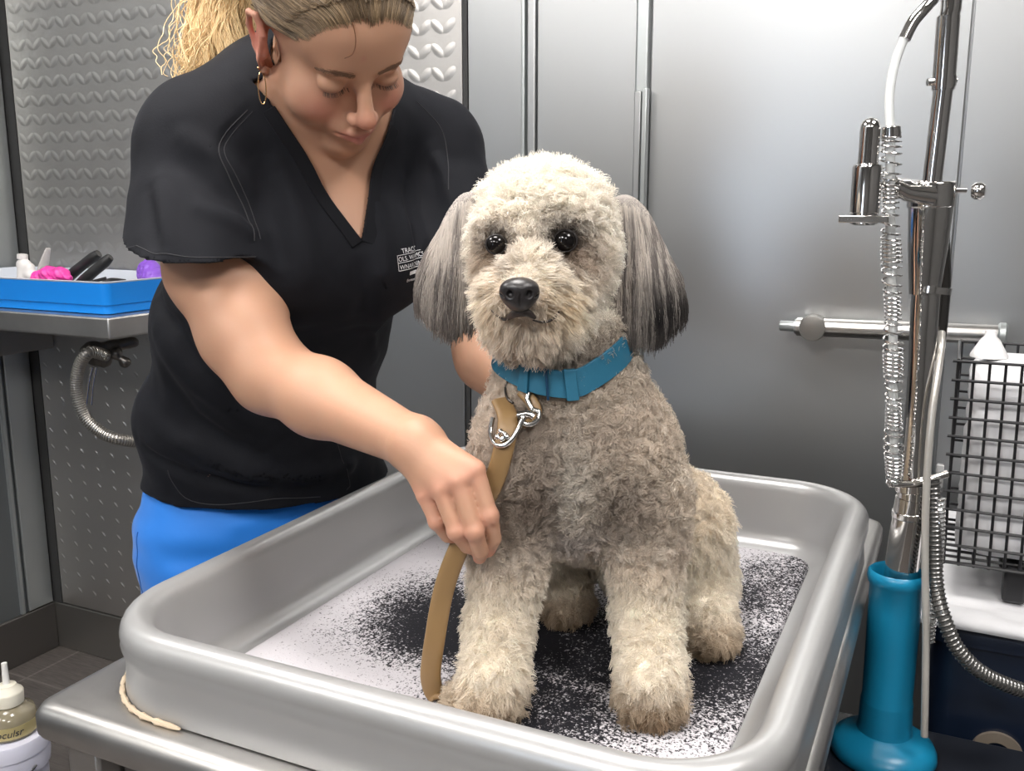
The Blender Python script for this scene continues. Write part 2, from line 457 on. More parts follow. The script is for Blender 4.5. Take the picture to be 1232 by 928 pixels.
# ================================================================ camera
cd = bpy.data.cameras.new('camera'); cd.sensor_width = 36; cd.lens = 36 * FPX / 1232; cd.clip_start = .05
cam = bpy.data.objects.new('camera', cd); COL.objects.link(cam); cam.location = (0, 0, CAMH)
cam.rotation_euler = (math.pi / 2 - PITCH, 0, YAW); SC.camera = cam
SC.view_settings.view_transform = 'Standard'; SC.view_settings.look = 'None'; SC.view_settings.gamma = 1
SC.view_settings.exposure = 0.12; SC.view_settings.use_curve_mapping = False
# ================================================================ tub and its table
M_tub = mat('tub_plastic', (.40, .40, .40), .33, .35, Coat_Weight=.25, Coat_Roughness=.25)
M_tubin = mat('tub_liner', (.5, .5, .5), .4)
def rrect(cx, cy, hx, hy, r, z, n=10):
    out = []
    for (sx, sy, a0) in ((1, 1, 0), (-1, 1, 90), (-1, -1, 180), (1, -1, 270)):
        for t in np.linspace(0, 90, n):
            a = math.radians(a0 + t)
            out.append((cx + sx * (hx - r) + r * math.cos(a), cy + sy * (hy - r) + r * math.sin(a), z))
    return out
TX0, TX1, TY0, TY1 = -.766, -.083, .590, 1.405; TCX, TCY = (TX0 + TX1) / 2, (TY0 + TY1) / 2; THX, THY = (TX1 - TX0) / 2, (TY1 - TY0) / 2
TR = .115; ZT = .895; ZF = .880; ZR = .978
prof = [(.040, ZT + .001), (.034, ZT + .02), (.018, ZT + .075), (.012, ZR - .050), (.002, ZR - .040)]
for a in np.linspace(-20, 170, 14):   # rolled rim
    prof.append((.017 - .017 * math.cos(math.radians(a)), ZR - .020 + .020 * math.sin(math.radians(a))))
prof += [(.037, ZR - .035), (.043, ZF + .04)]
for a in np.linspace(0, 90, 7):
    prof.append((.045 + .028 * (1 - math.cos(math.radians(a))), ZF + .028 * (1 - math.sin(math.radians(a)))))
prof += [(.10, ZF - .0005), (.14, ZF - .001)]
prof[:5] = [(.052, ZF - .008), (.046, ZF - .006), (.044, ZT + .0015), (.003, ZT + .0015), (.002, ZT + .006), (.004, ZT + .03), (.003, ZR - .040), (.0, ZR - .030)]
def tring(i, z):
    sh = 0
    return rrect(TCX, TCY + sh / 2, THX - i, THY - i - sh / 2, max(TR - i, .02), z, 12)
rings = [tring(i, z) for i, z in prof]
tub = thing('bathing_tub', 'large grey rounded-corner grooming tub on the steel table, dog sitting in it', 'tub', (TCX, TCY, ZT + .001))
mb = MB(); mb.rings(rings, True, True, True); mb.obj('tub_basin', M_tub, tub, ang=60)
# speckled wet mat on the tub floor
M_mat = mat('speckled_mat', (.5, .5, .5), .75, 0, .2)
def _mat():
    m = M_mat; N, L, b = nodes(m); vec = coord(m)
    big = noise(m, vec, 5.5, 3, .5); 
    # dark patches: distance from chosen spots, broken up by noise
    tot = None
    for (px, py, rx, ry, s) in [(-.49, .93, .17, .13, 1.42), (-.30, .96, .21, .19, 1.08), (-.36, .79, .15, .11, 1.05), (-.58, .92, .13, .14, .62), (-.18, 1.21, .11, .17, .95), (-.16, 1.0, .08, .13, .75), (-.155, .82, .05, .07, .4)]:
        mp = N.new('ShaderNodeMapping'); L.new(coord(m), mp.inputs[0])
        mp.inputs['Location'].default_value = (-(px - TCX) / rx, -(py - TCY) / ry, 0); mp.inputs['Scale'].default_value = (1 / rx, 1 / ry, 0)
        ln = N.new('ShaderNodeVectorMath'); ln.operation = 'LENGTH'; L.new(mp.outputs[0], ln.inputs[0])
        mr = N.new('ShaderNodeMapRange'); mr.inputs[1].default_value = 1.3; mr.inputs[2].default_value = .45; mr.inputs[3].default_value = 0; mr.inputs[4].default_value = s
        L.new(ln.outputs['Value'], mr.inputs[0])
        if tot is None: tot = mr.outputs[0]
        else:
            mx = N.new('ShaderNodeMath'); mx.operation = 'MAXIMUM'; L.new(tot, mx.inputs[0]); L.new(mr.outputs[0], mx.inputs[1]); tot = mx.outputs[0]
    def math_(op, a, b_):
        x = N.new('ShaderNodeMath'); x.operation = op
        for i, t in enumerate((a, b_)):
            if isinstance(t, (int, float)): x.inputs[i].default_value = t
            else: L.new(t, x.inputs[i])
        return x.outputs[0]
    fine = noise(m, coord(m, (1, 1, 1)), 420, 2, .6)
    fine2 = noise(m, coord(m, (1.6, 1, 1)), 130, 4, .7)
    v_ = math_('ADD', tot, math_('MULTIPLY', math_('SUBTRACT', big, .5), 1.3))
    v_ = math_('ADD', v_, math_('MULTIPLY', math_('SUBTRACT', fine, .5), 2.7))
    v_ = math_('ADD', v_, math_('MULTIPLY', math_('SUBTRACT', fine2, .5), 1.5))
    L.new(ramp(m, v_, [(.50, (.60, .58, .61)), (.86, (.012, .012, .016))]), b.inputs['Base Color'])
    bump(m, fine, .4, .001)
_mat()
mring = [rrect(TCX, TCY, THX - i, THY - i, max(TR - i, .03), z, 12) for i, z in [(.0735, ZF + .0005), (.0745, ZF + .003), (.078, ZF + .004), (.1, ZF + .004)]]
mm = MB(); mm.rings(mring, True, True, True)
matobj = mm.obj('rubber_mat', M_mat, None, ang=60, loc=(TCX, TCY, ZF + .0005))
tag(matobj, 'pale grey tub mat covered in black speckled wet clippings under the dog', 'mat')
ZM = ZF + .004
# dried caulk left at the tub's near left foot
ckp = rrect(TCX, TCY, THX - .0005, THY - .0005, TR - .001, ZT + .0035, 12)[24:36]
ck = catmull(ckp[3:] + [(ckp[-1][0] + .03, ckp[-1][1], ZT + .003)], 4)
kr = .0026 + .0012 * np.array([math.sin(i * 1.9) * math.cos(i * .7) for i in range(len(ck))]); kr[0] = kr[-1] = .001
MB().tube(ck + np.array([-.001, -.001, 0]), kr, 8).obj('caulk_bead', mat('old_caulk', (.62, .50, .36), .7), tub)
# steel table
tab = thing('grooming_table', 'stainless steel grooming table with rolled edge carrying the grey tub', 'table', (TCX, 1.1, 0))
BX0, BX1, BY0, BY1 = -.799, -.076, .562, 1.525
def tbr(i, z, r=.02): return rrect((BX0 + BX1) / 2, (BY0 + BY1) / 2, (BX1 - BX0) / 2 - i, (BY1 - BY0) / 2 - i, r, z, 6)
def hole(i, z): return rrect(TCX, TCY, THX - i, THY - i, .02, z, 6)
tp = [hole(.040, ZT), tbr(.016, ZT - .0), tbr(.010, ZT - .0005), tbr(.004, ZT - .004), tbr(0, ZT - .012), tbr(0, ZT - .030), tbr(.002, ZT - .034), tbr(.010, ZT - .036), hole(.040, ZT - .036)]
MB().rings(tp, True, False, False, True).obj('table_top', M_steel, tab, ang=50)
M_cab = mat('cabinet_steel', (.30, .29, .285), .38, .9)
for (x, y) in ((BX0 + .045, BY0 + .045), (BX1 - .075, BY0 + .045), (BX0 + .045, BY1 - .06), (BX1 - .075, BY1 - .06)):
    MB().box((x - .022, y - .022, 0), (x + .022, y + .022, ZT - .037)).obj('leg', M_steel, tab, bev=.004)
MB().box((BX0 + .07, BY0 + .05, .12), (BX1 - .10, BY0 + .06, ZT - .037)).obj('front_panel', M_cab, tab, bev=.002)
MB().box((BX1 - .105, BY0 + .07, .12), (BX1 - .098, BY1 - .085, ZT - .037)).obj('side_panel', M_cab, tab, bev=.002)
MB().box((BX0 + .05, BY0 + .07, .12), (BX0 + .057, BY1 - .085, ZT - .037)).obj('side_panel', M_cab, tab, bev=.002)
# ================================================================ faucet column, blue stand
M_chrome = mat('chrome', (.72, .70, .68), .09, 1.)
M_blue = mat('blue_plastic', (.006, .20, .36), .32, 0, .5)
_f = noise(M_blue, coord(M_blue), 30, 4); bump(M_blue, _f, .12, .001)
PXY = (-.040, 1.200); sz = .682
stand = thing('blue_stand', 'glossy blue plastic tube stand with wide round foot holding the chrome column', 'stand', (PXY[0], PXY[1], sz))
c = (PXY[0], PXY[1], sz)
MB().lathe(c, [(.0, 0), (.062, 0), (.065, .004), (.064, .012), (.060, .02), (.050, .027), (.037, .032), (.033, .036)], 48).obj('foot', M_blue, stand, ang=60)
MB().lathe(c, [(.034, .0355), (.0325, .042), (.0315, .075), (.0312, .077), (.0302, .079), (.0306, .15), (.031, .20), (.0315, .232), (.0335, .235), (.0350, .241), (.0342, .248), (.031, .251), (.0285, .247), (.028, .205), (0, .204)], 48).obj('tube_body', M_blue, stand, ang=60)
col = thing('faucet_column', 'tall chrome shower faucet column with gooseneck and knob, standing in the blue tube', 'faucet', (PXY[0], PXY[1], sz + .205))
def pp(px, py, d=1.13): return wp(px, py, d)
dP = (RZ.T @ np.array([PXY[0], PXY[1], 0]))[1]
A = [pp(1093, 676, dP), pp(1098, 600, dP), pp(1106, 480, dP), pp(1114, 352, dP)]
low = np.array([pp(1082, 712, dP), pp(1086, 676, dP), A[1]])
MB().tube(catmull(low, 4), .0200, 28).obj('sleeve', M_chrome, col)
MB().tube(catmull([A[1], A[2], A[3]], 8), [.0185, .0183, .018, .0175, .0158, .0156, .0154, .0152, .015, .015, .015, .015, .0155, .0158, .0158, .0158, .0158], 28).obj('lower_pipe', M_chrome, col)
B = [pp(1112, 354, dP), pp(1116, 300, dP), pp(1120, 246, dP)]
MB().tube(B, [.0170, .0215, .0245], 32).obj('taper_body', M_chrome, col)
MB().tube([pp(1119.5, 250, dP), pp(1121, 219, dP)], .0262, 32).obj('collar_block', M_chrome, col, bev=.002)
MB().tube([pp(1119.5, 352, dP), pp(1121, 344, dP)], .0225, 28).obj('ring', M_chrome, col)
# second darker pipe behind
MB().tube(catmull([pp(1098, 655, dP + .04), pp(1112, 520, dP + .04), pp(1127, 400, dP + .035), pp(1132, 330, dP + .03), pp(1128, 262, dP + .012)], 8), .0115, 20).obj('rear_pipe', mat('dark_chrome', (.22, .21, .2), .14, 1.), col)
MB().tube([pp(1121, 222, dP), pp(1136, 96, dP)], .0105, 24).obj('upper_pipe', M_chrome, col)
up2 = [pp(1134.5, 108, dP), pp(1136, 90, dP), pp(1141, 20, dP)]
MB().tube(up2, .0125, 24).obj('upper_sleeve', M_chrome, col)
MB().tube([pp(1141, 22, dP), pp(1144, 12, dP), pp(1152, -120, dP)], [.0105, .011, .0115], 24).obj('top_pipe', M_chrome, col)
gn = catmull([pp(1088, 47, dP - .02), pp(1098, 27, dP - .02), pp(1112, 10, dP - .02), pp(1126, -6, dP - .015), pp(1142, -30, dP - .01), pp(1150, -80, dP)], 8)
MB().tube(gn, .0068, 20).obj('gooseneck', M_chrome, col)
# side tap at the collar, thumb screws
def blob(name, pts, r, m, parent, seg=18): return MB().tube(catmull(pts, 6), r, seg).obj(name, m, parent)
MB().tube([pp(1140, 229, dP), pp(1162, 229, dP)], .0035, 12).obj('screw_stem', M_chrome, col)
kn = pp(1170, 230, dP)
MB().lathe(kn + W([-.002, 0, 0]), [(0, 0), (.007, .001), (.0098, .005), (.0098, .011), (.007, .015), (0, .016)], 24, W([1, -.6, 0])).obj('knob', M_chrome, col)
MB().tube([pp(1116, 99, dP), pp(1150, 97, dP)], .0042, 14).obj('cross_pin', M_chrome, col)
MB().tube([pp(1137, 92, dP), pp(1136, 104, dP)], .0125, 20).obj('pin_collar', M_chrome, col)
# arm from collar to the spring and the sprayer cup
MB().tube(catmull([pp(1108, 232, dP), pp(1090, 226, dP - .02), pp(1072, 219, dP - .04)], 6), [.013] * 4 + [.010] * 4 + [.008] * 5, 18).obj('hose_arm', M_chrome, col)
MB().tube([pp(1120, 236, dP - .03), pp(1090, 232, dP - .035), pp(1066, 219, dP - .045)], [.0115, .009, .006], 18).obj('arm_bracket', M_chrome, col)
dS = dP - .045
cup = pp(1040, 268, dS)
bar = [pp(1010, 264, dS), pp(1072, 263, dS)]
MB().box(np.array(bar[0]) - (0, .009, .0035), np.array(bar[1]) + (0, .009, .0035)).obj('cup_plate', M_chrome, col, bev=.001)
ups = np.array([.0, 0, 1.])
MB().lathe(pp(1039, 271, dS), [(.0, 0), (.0115, 0), (.0145, .002), (.0145, .010), (.0145, .013), (.0155, .014), (.0158, .062), (.0150, .065), (.011, .066), (.0108, .067), (.0106, .104), (.0095, .110), (.006, .114), (0, .1155)], 32).obj('spray_handle', M_chrome, col)
# clamps lower down
MB().tube([pp(1070, 582, dS + .02), pp(1100, 583, dP - .02), pp(1140, 570, dP - .02)], .0045, 12).obj('lower_bracket', M_chrome, col)
MB().tube([pp(1098, 590, dP), pp(1098, 580, dP)], .0205, 26).obj('lower_clamp', M_chrome, col, bev=.001)
MB().tube([pp(1095, 622, dP), pp(1095, 614, dP)], .0215, 26).obj('lower_clamp', M_chrome, col, bev=.001)
MB().box(pp(1131, 580, dP) - .0055, pp(1131, 563, dP) + .0045).obj('clip', mat('clear_clip', g(.8), .2, Transmission_Weight=.5), col, bev=.001)
# clear inner tube and wire coil
sp = catmull([pp(1072, 160, dS), pp(1071, 260, dS), pp(1074, 380, dS + .005), pp(1075, 490, dS + .01), pp(1076, 582, dS + .02)], 40)
hose = thing('coiled_hose', 'clear sprayer hose wound in a thin wire spring hanging left of the chrome column', 'hose', sp[-1])
ct = catmull([pp(1089, 42, dP - .02), pp(1077, 75, dS + .02), pp(1070, 115, dS + .01), pp(1071, 165, dS), pp(1071, 260, dS), pp(1074, 380, dS + .005), pp(1075, 490, dS + .01), pp(1076, 582, dS + .02)], 12)
M_tube = mat('milky_tube', (.82, .84, .84), .25, Transmission_Weight=.45)
MB().tube(ct, .0052, 14).obj('inner_tube', M_tube, hose)
n = len(sp); cum = np.concatenate([[0], np.cumsum(np.linalg.norm(np.diff(sp, axis=0), axis=1))]); T = np.linspace(0, 1, 60 * 14)
pc = np.stack([np.interp(T * cum[-1], cum, sp[:, i]) for i in range(3)], 1)
tt = T + .012 * np.sin(T * 40)
ph = tt * 2 * math.pi * 62; rc = .0098 + .0012 * np.sin(T * 23)
hel = pc + np.stack([rc * np.cos(ph), rc * np.sin(ph), .0015 * np.sin(ph)], 1)
MB().tube(hel, .0011, 6).obj('wire_spring', mat('spring_wire', (.75, .74, .73), .18, 1.), hose)
MB().tube([pp(1072, 166, dS), pp(1072, 152, dS)], [.0108, .0098], 20).obj('hose_ferrule', M_chrome, hose, bev=.001)
# thin supply line right of the column
sl = thing('supply_hose', 'thin pale flexible supply hose running down beside the blue stand', 'hose', wp(1112, 886, dP - .06))
MB().tube(catmull([pp(1133, 400, dP + .01), pp(1131, 430, dP - .01), pp(1121, 500, dP - .028), pp(1115, 580, dP - .034), pp(1113, 660, dP - .04), pp(1114, 760, dP - .05), pp(1113, 840, dP - .06), pp(1112, 886, dP - .06)], 10), .0043, 12).obj('hose_line', mat('pale_hose', (.62, .6, .56), .3, .5), sl)
# ribbed hose that sags away to the right over the bin
def ribbed(name, pts, r, turns, m, parent, wr=.0012, seg=8, core=None):
    P = catmull(pts, 14); cm = np.concatenate([[0], np.cumsum(np.linalg.norm(np.diff(P, axis=0), axis=1))])
    T = np.linspace(0, 1, turns * 10); c_ = np.stack([np.interp(T * cm[-1], cm, P[:, i]) for i in range(3)], 1)
    tg = np.gradient(c_, axis=0); tg /= np.linalg.norm(tg, axis=1)[:, None]
    u = np.cross(tg, (0, 1, .01)); u /= np.linalg.norm(u, axis=1)[:, None]; w_ = np.cross(tg, u); ph = T * turns * 2 * math.pi
    h_ = c_ + r * (np.cos(ph)[:, None] * u + np.sin(ph)[:, None] * w_)
    MB().tube(h_, wr, 5).obj('spiral_rib', m, parent)
    MB().tube(P, r * .93, 14).obj('hose_tube', core or m, parent)
M_smoke = mat('smoky_hose', (.16, .16, .155), .22, .6)
rh = thing('ribbed_drain_hose', 'grey ribbed drain hose sagging from the column to the right over the dark bin', 'hose', wp(1232, 832, 1.08))
ribbed('r', [pp(1122, 575, dP - .02), pp(1124, 640, dP - .03), pp(1126, 700, dP - .04), pp(1136, 745, dP - .06), pp(1155, 785, dP - .07), pp(1190, 815, dP - .07), pp(1250, 838, dP - .06)], .0085, 60, mat('rib_metal', (.20, .195, .19), .3, .9), rh, core=M_smoke)
rh2 = thing('spring_cable', 'short grey spiral spring cable hanging beside the chrome column foot', 'cable', wp(1118, 770, dP - .03))
ribbed('s', [pp(1131, 600, dP - .03), pp(1130, 650, dP - .03), pp(1126, 700, dP - .025), pp(1120, 745, dP - .03), pp(1118, 772, dP - .03)], .0058, 34, M_chrome, rh2, core=M_tube)
# ================================================================ bin, cloth, wire basket
M_bin = mat('navy_bin', (.006, .012, .028), .35)
bx0, bx1, by0, by1, bz1 = .005, .52, 1.31, 1.80, .832
bn = thing('storage_bin', 'dark navy plastic storage bin with a ring emblem, under the white towel', 'bin', ((bx0 + bx1) / 2, 1.55, 0))
rr_ = [rrect((bx0 + bx1) / 2, (by0 + by1) / 2, (bx1 - bx0) / 2 - i, (by1 - by0) / 2 - i, .03, z, 6) for i, z in [(.02, 0), (.014, .01), (0, bz1 - .03), (-.006, bz1 - .03), (-.006, bz1 - .012), (0, bz1)]]
MB().rings(rr_, True, True, True).obj('bin_body', M_bin, bn, ang=30)
ec = wp(1199, 908, 1.0); 
def onY(px, py, Y):
    r = wp(px, py, 1.0) - np.array([0, 0, CAMH]); return np.array([0, 0, CAMH]) + r * Y / r[1]
e0 = onY(1199, 908, by0)
ring = MB(); R1 = []
for i in range(40):
    a = 2 * math.pi * i / 40; cxy = np.array([math.cos(a), 0, math.sin(a)])
    R1.append([e0 + cxy * .018 + (0, -.003, 0), e0 + cxy * .018 + (0, .012, 0), e0 + cxy * .032 + (0, .012, 0), e0 + cxy * .032 + (0, -.003, 0)])
ring.rings(R1, True, False, False, True).obj('ring_emblem', mat('emblem_beige', (.30, .25, .20), .4, .4), bn, ang=30)
MB().box(e0 + (.012, -.0032, -.009), e0 + (.034, .010, .006)).obj('emblem_bar', mat('emblem_dark', (.02, .02, .025), .4), bn, bev=.001)
# towel on the bin
M_cloth = mat('white_cloth', (.72, .72, .74), .85); bump(M_cloth, noise(M_cloth, coord(M_cloth), 60, 5), .3, .002)
def cloth(name, x0, x1, y0, y1, z, drop, m, nx=60, ny=50, seed=0, th=.004):
    xs = np.linspace(x0, x1, nx); ys = np.linspace(y0 - drop, y1, ny)
    Xg, Yg = np.meshgrid(xs, ys, indexing='ij')
    P = np.stack([Xg, Yg, np.zeros_like(Xg)], -1)
    fold = (vnoise(P, 9, seed) - .5) * .016 + (vnoise(P * np.array([1, 3, 1]), 14, seed + 1) - .5) * .010
    Z = z + .006 + np.maximum(fold, -.004); over = np.maximum(y0 - Yg, 0)
    Yn = np.where(over > 0, y0 - .006 - .012 * (vnoise(P * np.array([1, .2, 1]), 22, seed + 2)) * np.minimum(over / .03, 1), Yg)
    Z = Z - over * 1.0
    V = np.stack([Xg, Yn, Z], -1).reshape(-1, 3); q = []
    idx = np.arange(nx * ny).reshape(nx, ny)
    q = np.stack([idx[:-1, :-1], idx[1:, :-1], idx[1:, 1:], idx[:-1, 1:]], -1).reshape(-1, 4)
    o = quads_obj(name, V, q, m, None, loc=((x0 + x1) / 2, (y0 + y1) / 2, z + .003))
    s = o.modifiers.new('solid', 'SOLIDIFY'); s.thickness = th; s.offset = 1
    return o
tw = cloth('towel', -.012, .50, by0 - .004, by1 - .03, bz1, .012, M_cloth, seed=3)
tag(tw, 'crumpled white towel laid over the navy bin under the wire basket', 'towel')
# wire basket
M_wire = mat('black_wire', (.012, .012, .014), .35)
bk = thing('wire_basket', 'black wire grid basket with white towels, on the bin at the right edge', 'basket', (.15, 1.42, .86))
kx0, kx1, ky0, ky1, kz0, kz1 = .012, .31, 1.365, 1.56, .895, 1.176
w = MB(); wr = .0021
nx_, nz_, nyy = 17, 12, 9
def bxp(u, t, face):
    if face == 'f': return (kx0 + (kx1 - kx0) * u, ky0 - .012 * t, kz0 + (kz1 - kz0) * t)
xs = np.linspace(kx0, kx1, nx_); zs = np.linspace(kz0, kz1, nz_); ys = np.linspace(ky0, ky1, nyy)
for x in xs: w.tube([(x, ky0, kz0 - .003), (x - .004, ky0 - .008, kz1)], wr, 6)
for z in zs:
    s_ = -(z - kz0) / (kz1 - kz0); w.tube([(kx0 - .007 + s_ * .004, ky0 + s_ * .008 - .002, z), (kx1, ky0 + s_ * .008 - .002, z)], wr, 6)
w.obj('front_grid', M_wire, bk)
w = MB()
for y in ys: w.tube([(kx0, y, kz0), (kx0 - .004, y, kz1)], wr, 6)
for z in zs: w.tube([(kx0 - .004 * (z - kz0) / .3, ky0, z), (kx0 - .004 * (z - kz0) / .3, ky1, z)], wr, 6)
w.obj('side_grid', M_wire, bk)
w = MB()
for y in ys: w.tube([(kx0, y, kz0), (kx1, y, kz0)], wr, 6)
for x in xs: w.tube([(x, ky0, kz0), (x, ky1, kz0)], wr, 6)
w.obj('bottom_grid', M_wire, bk)
w = MB()
for x in xs: w.tube([(x, ky1, kz0), (x, ky1, kz1)], wr, 6)
for z in zs: w.tube([(kx0, ky1, z), (kx1, ky1, z)], wr, 6)
w.obj('back_grid', M_wire, bk)
for (fx, fy) in ((kx0 + .09, ky0 + .03), (kx0 + .26, ky0 + .03), (kx0 + .09, ky1 - .03), (kx0 + .26, ky1 - .03)):
    MB().box((fx - .014, fy - .018, bz1 + .012), (fx + .014, fy + .018, kz0 - .001)).obj('foot', M_wire, bk, bev=.004)
# folded towels in the basket: soft upright stack
def towel_roll(lo, hi, seed, label):
    lo = np.array(lo); hi = np.array(hi); c_ = (lo + hi) / 2; hs = (hi - lo) / 2
    U = 28; Vn = 40; V = []
    for i in range(U + 1):
        t = i / U; z = lo[2] + (hi[2] - lo[2]) * t
        s_ = (1 - max(0, (t - .93) / .07) ** 2 * .5) * (1 - max(0, (.04 - t) / .04) ** 2 * .3)
        for j in range(Vn):
            a = 2 * math.pi * j / Vn; e = .35
            x = math.copysign(abs(math.cos(a)) ** e, math.cos(a)); y = math.copysign(abs(math.sin(a)) ** e, math.sin(a))
            V.append((c_[0] + x * hs[0] * s_, c_[1] + y * hs[1] * s_, z))
    V = np.array(V); d = (vnoise(V * np.array([1, 1, 2.2]), 16, seed) - .5) * .014 + .003 * np.sin(V[:, 2] * 170 + 6 * vnoise(V, 8, seed))
    n_ = V - np.array([c_[0], c_[1], 0]) * 1; n_[:, 2] = 0; n_ /= np.linalg.norm(n_, axis=1)[:, None] + 1e-9
    V = V - n_ * (np.abs(d)[:, None] + .001)
    mb_ = MB(); mb_.rings([V[i * Vn:(i + 1) * Vn] for i in range(U + 1)], True, True, True)
    o = mb_.obj('folded_towel', M_cloth, None, ang=80, loc=(c_[0], c_[1], lo[2])); tag(o, label, 'towel'); return o
towel_roll((kx0 + .010, ky0 + .006, kz0 + .004), (kx0 + .15, ky1 - .006, kz1 - .006), 5, 'white folded towel in the wire basket, nearest the chrome column')
towel_roll((kx0 + .152, ky0 + .006, kz0 + .004), (kx1 - .004, ky1 - .006, kz1 - .02), 8, 'white folded towel at the right end of the wire basket')
# cone-shaped white nozzle bottle poking up behind the basket edge
cc = onY(1190, 424, 1.45); cc[2] = kz1 - .0055
MB().lathe(cc, [(.0, 0), (.024, 0), (.024, .003), (.021, .009), (.0125, .024), (.0078, .029), (.0072, .037), (0, .038)], 28).obj('spray_bottle', mat('white_nozzle', g(.78), .4), None, loc=cc)
tag(bpy.data.objects['spray_bottle'], 'small white cone-topped bottle on the folded towel below the wall rail', 'bottle')
# low utility shelf the blue stand is on
ut = thing('utility_shelf', 'low black shelf unit under the blue stand beside the tub', 'shelf', (.05, 1.2, 0))
MB().box((-.155, 1.09, sz - .02), (.34, 1.285, sz)).obj('shelf_board', mat('black_laminate', (.010, .012, .018), .35), ut, bev=.003)
for x in (-.14, .325):
    for y in (1.105, 1.27): MB().box((x - .01, y - .01, 0), (x + .01, y + .01, sz - .02)).obj('leg', M_wire, ut, bev=.002)
MB().box((-.13, 1.27, .1), (.315, 1.275, sz - .02)).obj('back_panel', M_bin, ut)
# ================================================================ wall shelf with tool tray
SZ = 1.115; SY0, SX1 = 1.50, -1.735
d0 = 2.12
cn = wp(130, 383, d0); SX1, SY0, SZ = cn
sh = thing('steel_wall_shelf', 'dull stainless wall shelf at left holding the blue tool tray', 'shelf', ((-2.47 + SX1) / 2, (SY0 + Y1) / 2, SZ - .05))
MB().box((-2.47, SY0, SZ - .05), (SX1, Y1 - .018, SZ)).obj('shelf_slab', M_steel, sh, bev=.005, seg=3)
MB().box((-2.40, SY0 + .1, SZ - .16), (-2.38, Y1 - .016, SZ - .051)).obj('bracket', M_base, sh, bev=.003)
# blue tray
tc = wp(124, 380, d0 + .03); tx1, ty0 = tc[0] - .0, tc[1] + .012
tx0, ty1, tz = -2.44, Y1 - .03, SZ + .001; th_ = .073
M_tray = mat('blue_tray', (.008, .22, .72), .3); M_trayin = mat('tray_inner_white', (.62, .66, .72), .4)
tray = thing('tool_tray', 'bright blue plastic tray with white rim, full of grooming tools', 'tray', ((tx0 + tx1) / 2, (ty0 + ty1) / 2, tz))
def trr(i, z): return rrect((tx0 + tx1) / 2, (ty0 + ty1) / 2, (tx1 - tx0) / 2 - i, (ty1 - ty0) / 2 - i, .02, tz + z, 5)
MB().rings([trr(.010, 0), (trr(.006, .002)), trr(.006, .020), trr(.002, .023), trr(0, th_)], True, True, False).obj('tray_shell', M_tray, tray, ang=30)
MB().rings([trr(0, th_), trr(-.002, th_ + .003), trr(.004, th_ + .004), trr(.006, th_ - .002), trr(.012, .01), trr(.05, .008)], True, False, True).obj('tray_lining', M_trayin, tray, ang=30)
dT = d0 + .10
# tools
def wt(x, y, d): return onY(x, y, ty0 + .075 + (d - dT))
tzz = tz + .010
def tcapsule(name, pts, r, m, label, cat, extra=None, loc=None, flat=None, grp=None):
    t = thing(name, label, cat, (pts[0][0], pts[0][1], min(p[2] for p in pts)), grp)
    MB().tube(catmull(pts, 8), np.interp(np.linspace(0, 1, (len(pts) - 1) * 8 + 1), np.linspace(0, 1, len(r)), r), 20, flat=flat).obj('body', m, t)
    return t
M_blk = mat('black_rubber', (.014, .014, .015), .45)
M_pink = mat('pink_plastic', (.80, .06, .38), .35); M_purp = mat('purple_plastic', (.26, .10, .62), .4); M_wht = mat('white_plastic', (.78, .75, .73), .35)
t1 = tcapsule('brush_handle', [wt(75, 341, dT + .0), wt(90, 327, dT), wt(105, 315, dT + .01), wt(119, 305, dT + .02)], [.010, .013, .0125, .012, .013, .010], M_blk, 'black rubber brush handle leaning left in the blue tray', 'brush')
MB().tube([wt(72, 345, dT), wt(64, 352, dT)], [.009, .016], 14).obj('brush_head', M_blk, t1)
t2 = tcapsule('clipper_handle', [wt(93, 345, dT - .03), wt(108, 331, dT - .03), wt(121, 320, dT - .02), wt(133, 309, dT - .01)], [.012, .0135, .0125, .0125, .013, .009], M_blk, 'black tool handle leaning right of the other in the blue tray', 'grooming tool')
MB().tube([wt(90, 348, dT - .03), wt(84, 352, dT - .03)], [.010, .016], 14).obj('tool_head', M_blk, t2)
t3 = tcapsule('scissors_case', [wt(118, 345, dT + .10), wt(132, 337, dT + .12), wt(150, 338, dT + .16)], [.006, .009, .008, .008], M_blk, 'flat black case lying along the rim of the blue tray', 'case', flat=(1, .6))
t4 = tcapsule('black_comb', [wt(96, 345, dT + .03), wt(112, 339, dT + .04), wt(128, 335, dT + .06)], [.004, .006, .005, .006], M_blk, 'thin black comb in the tray, rightmost of the black tools', 'comb', flat=(1, .8))
pk = thing('pink_glove', 'hot pink lumpy rubber grooming mitt in the blue tray', 'mitt', wt(62, 350, dT - .05))
f_ = F(); 
for (x, y, r) in [(48, 334, .022), (60, 330, .026), (73, 330, .022), (55, 344, .022), (70, 340, .022), (82, 334, .010), (62, 346, .02)]: f_.ell(wt(x, y, dT - .05), (r * .9, r, r * .75), k=.008)
f_.disp = lambda P, d: .0025 * np.sin(P[..., 0] * 500 + P[..., 2] * 320) * .5 + .003 * (vnoise(P, 90) - .5)
lo_ = wt(62, 340, dT - .05) - .07; v, q = f_.mesh(lo_, lo_ + .14, .0022); quads_obj('mitt_shell', v, q, M_pink, pk)
wb = thing('white_nozzle_bottle', 'small white rounded bottle with cap left of the pink mitt in the tray', 'bottle', wt(28, 350, dT))
f_ = F(); f_.cap(np.array([*wt(28, 340, dT)[:2], tzz + .019]), wt(29, 318, dT), .020, .015, k=.006); f_.cap(wt(25, 318, dT), wt(36, 322, dT), .010, .012, k=.01); f_.cap(wt(36, 330, dT), wt(46, 336, dT), .014, .012, k=.01)
lo_ = wt(30, 330, dT) - .10; v, q = f_.mesh(lo_, lo_ + .18, .0024); quads_obj('bottle_body', v, q, M_wht, wb)
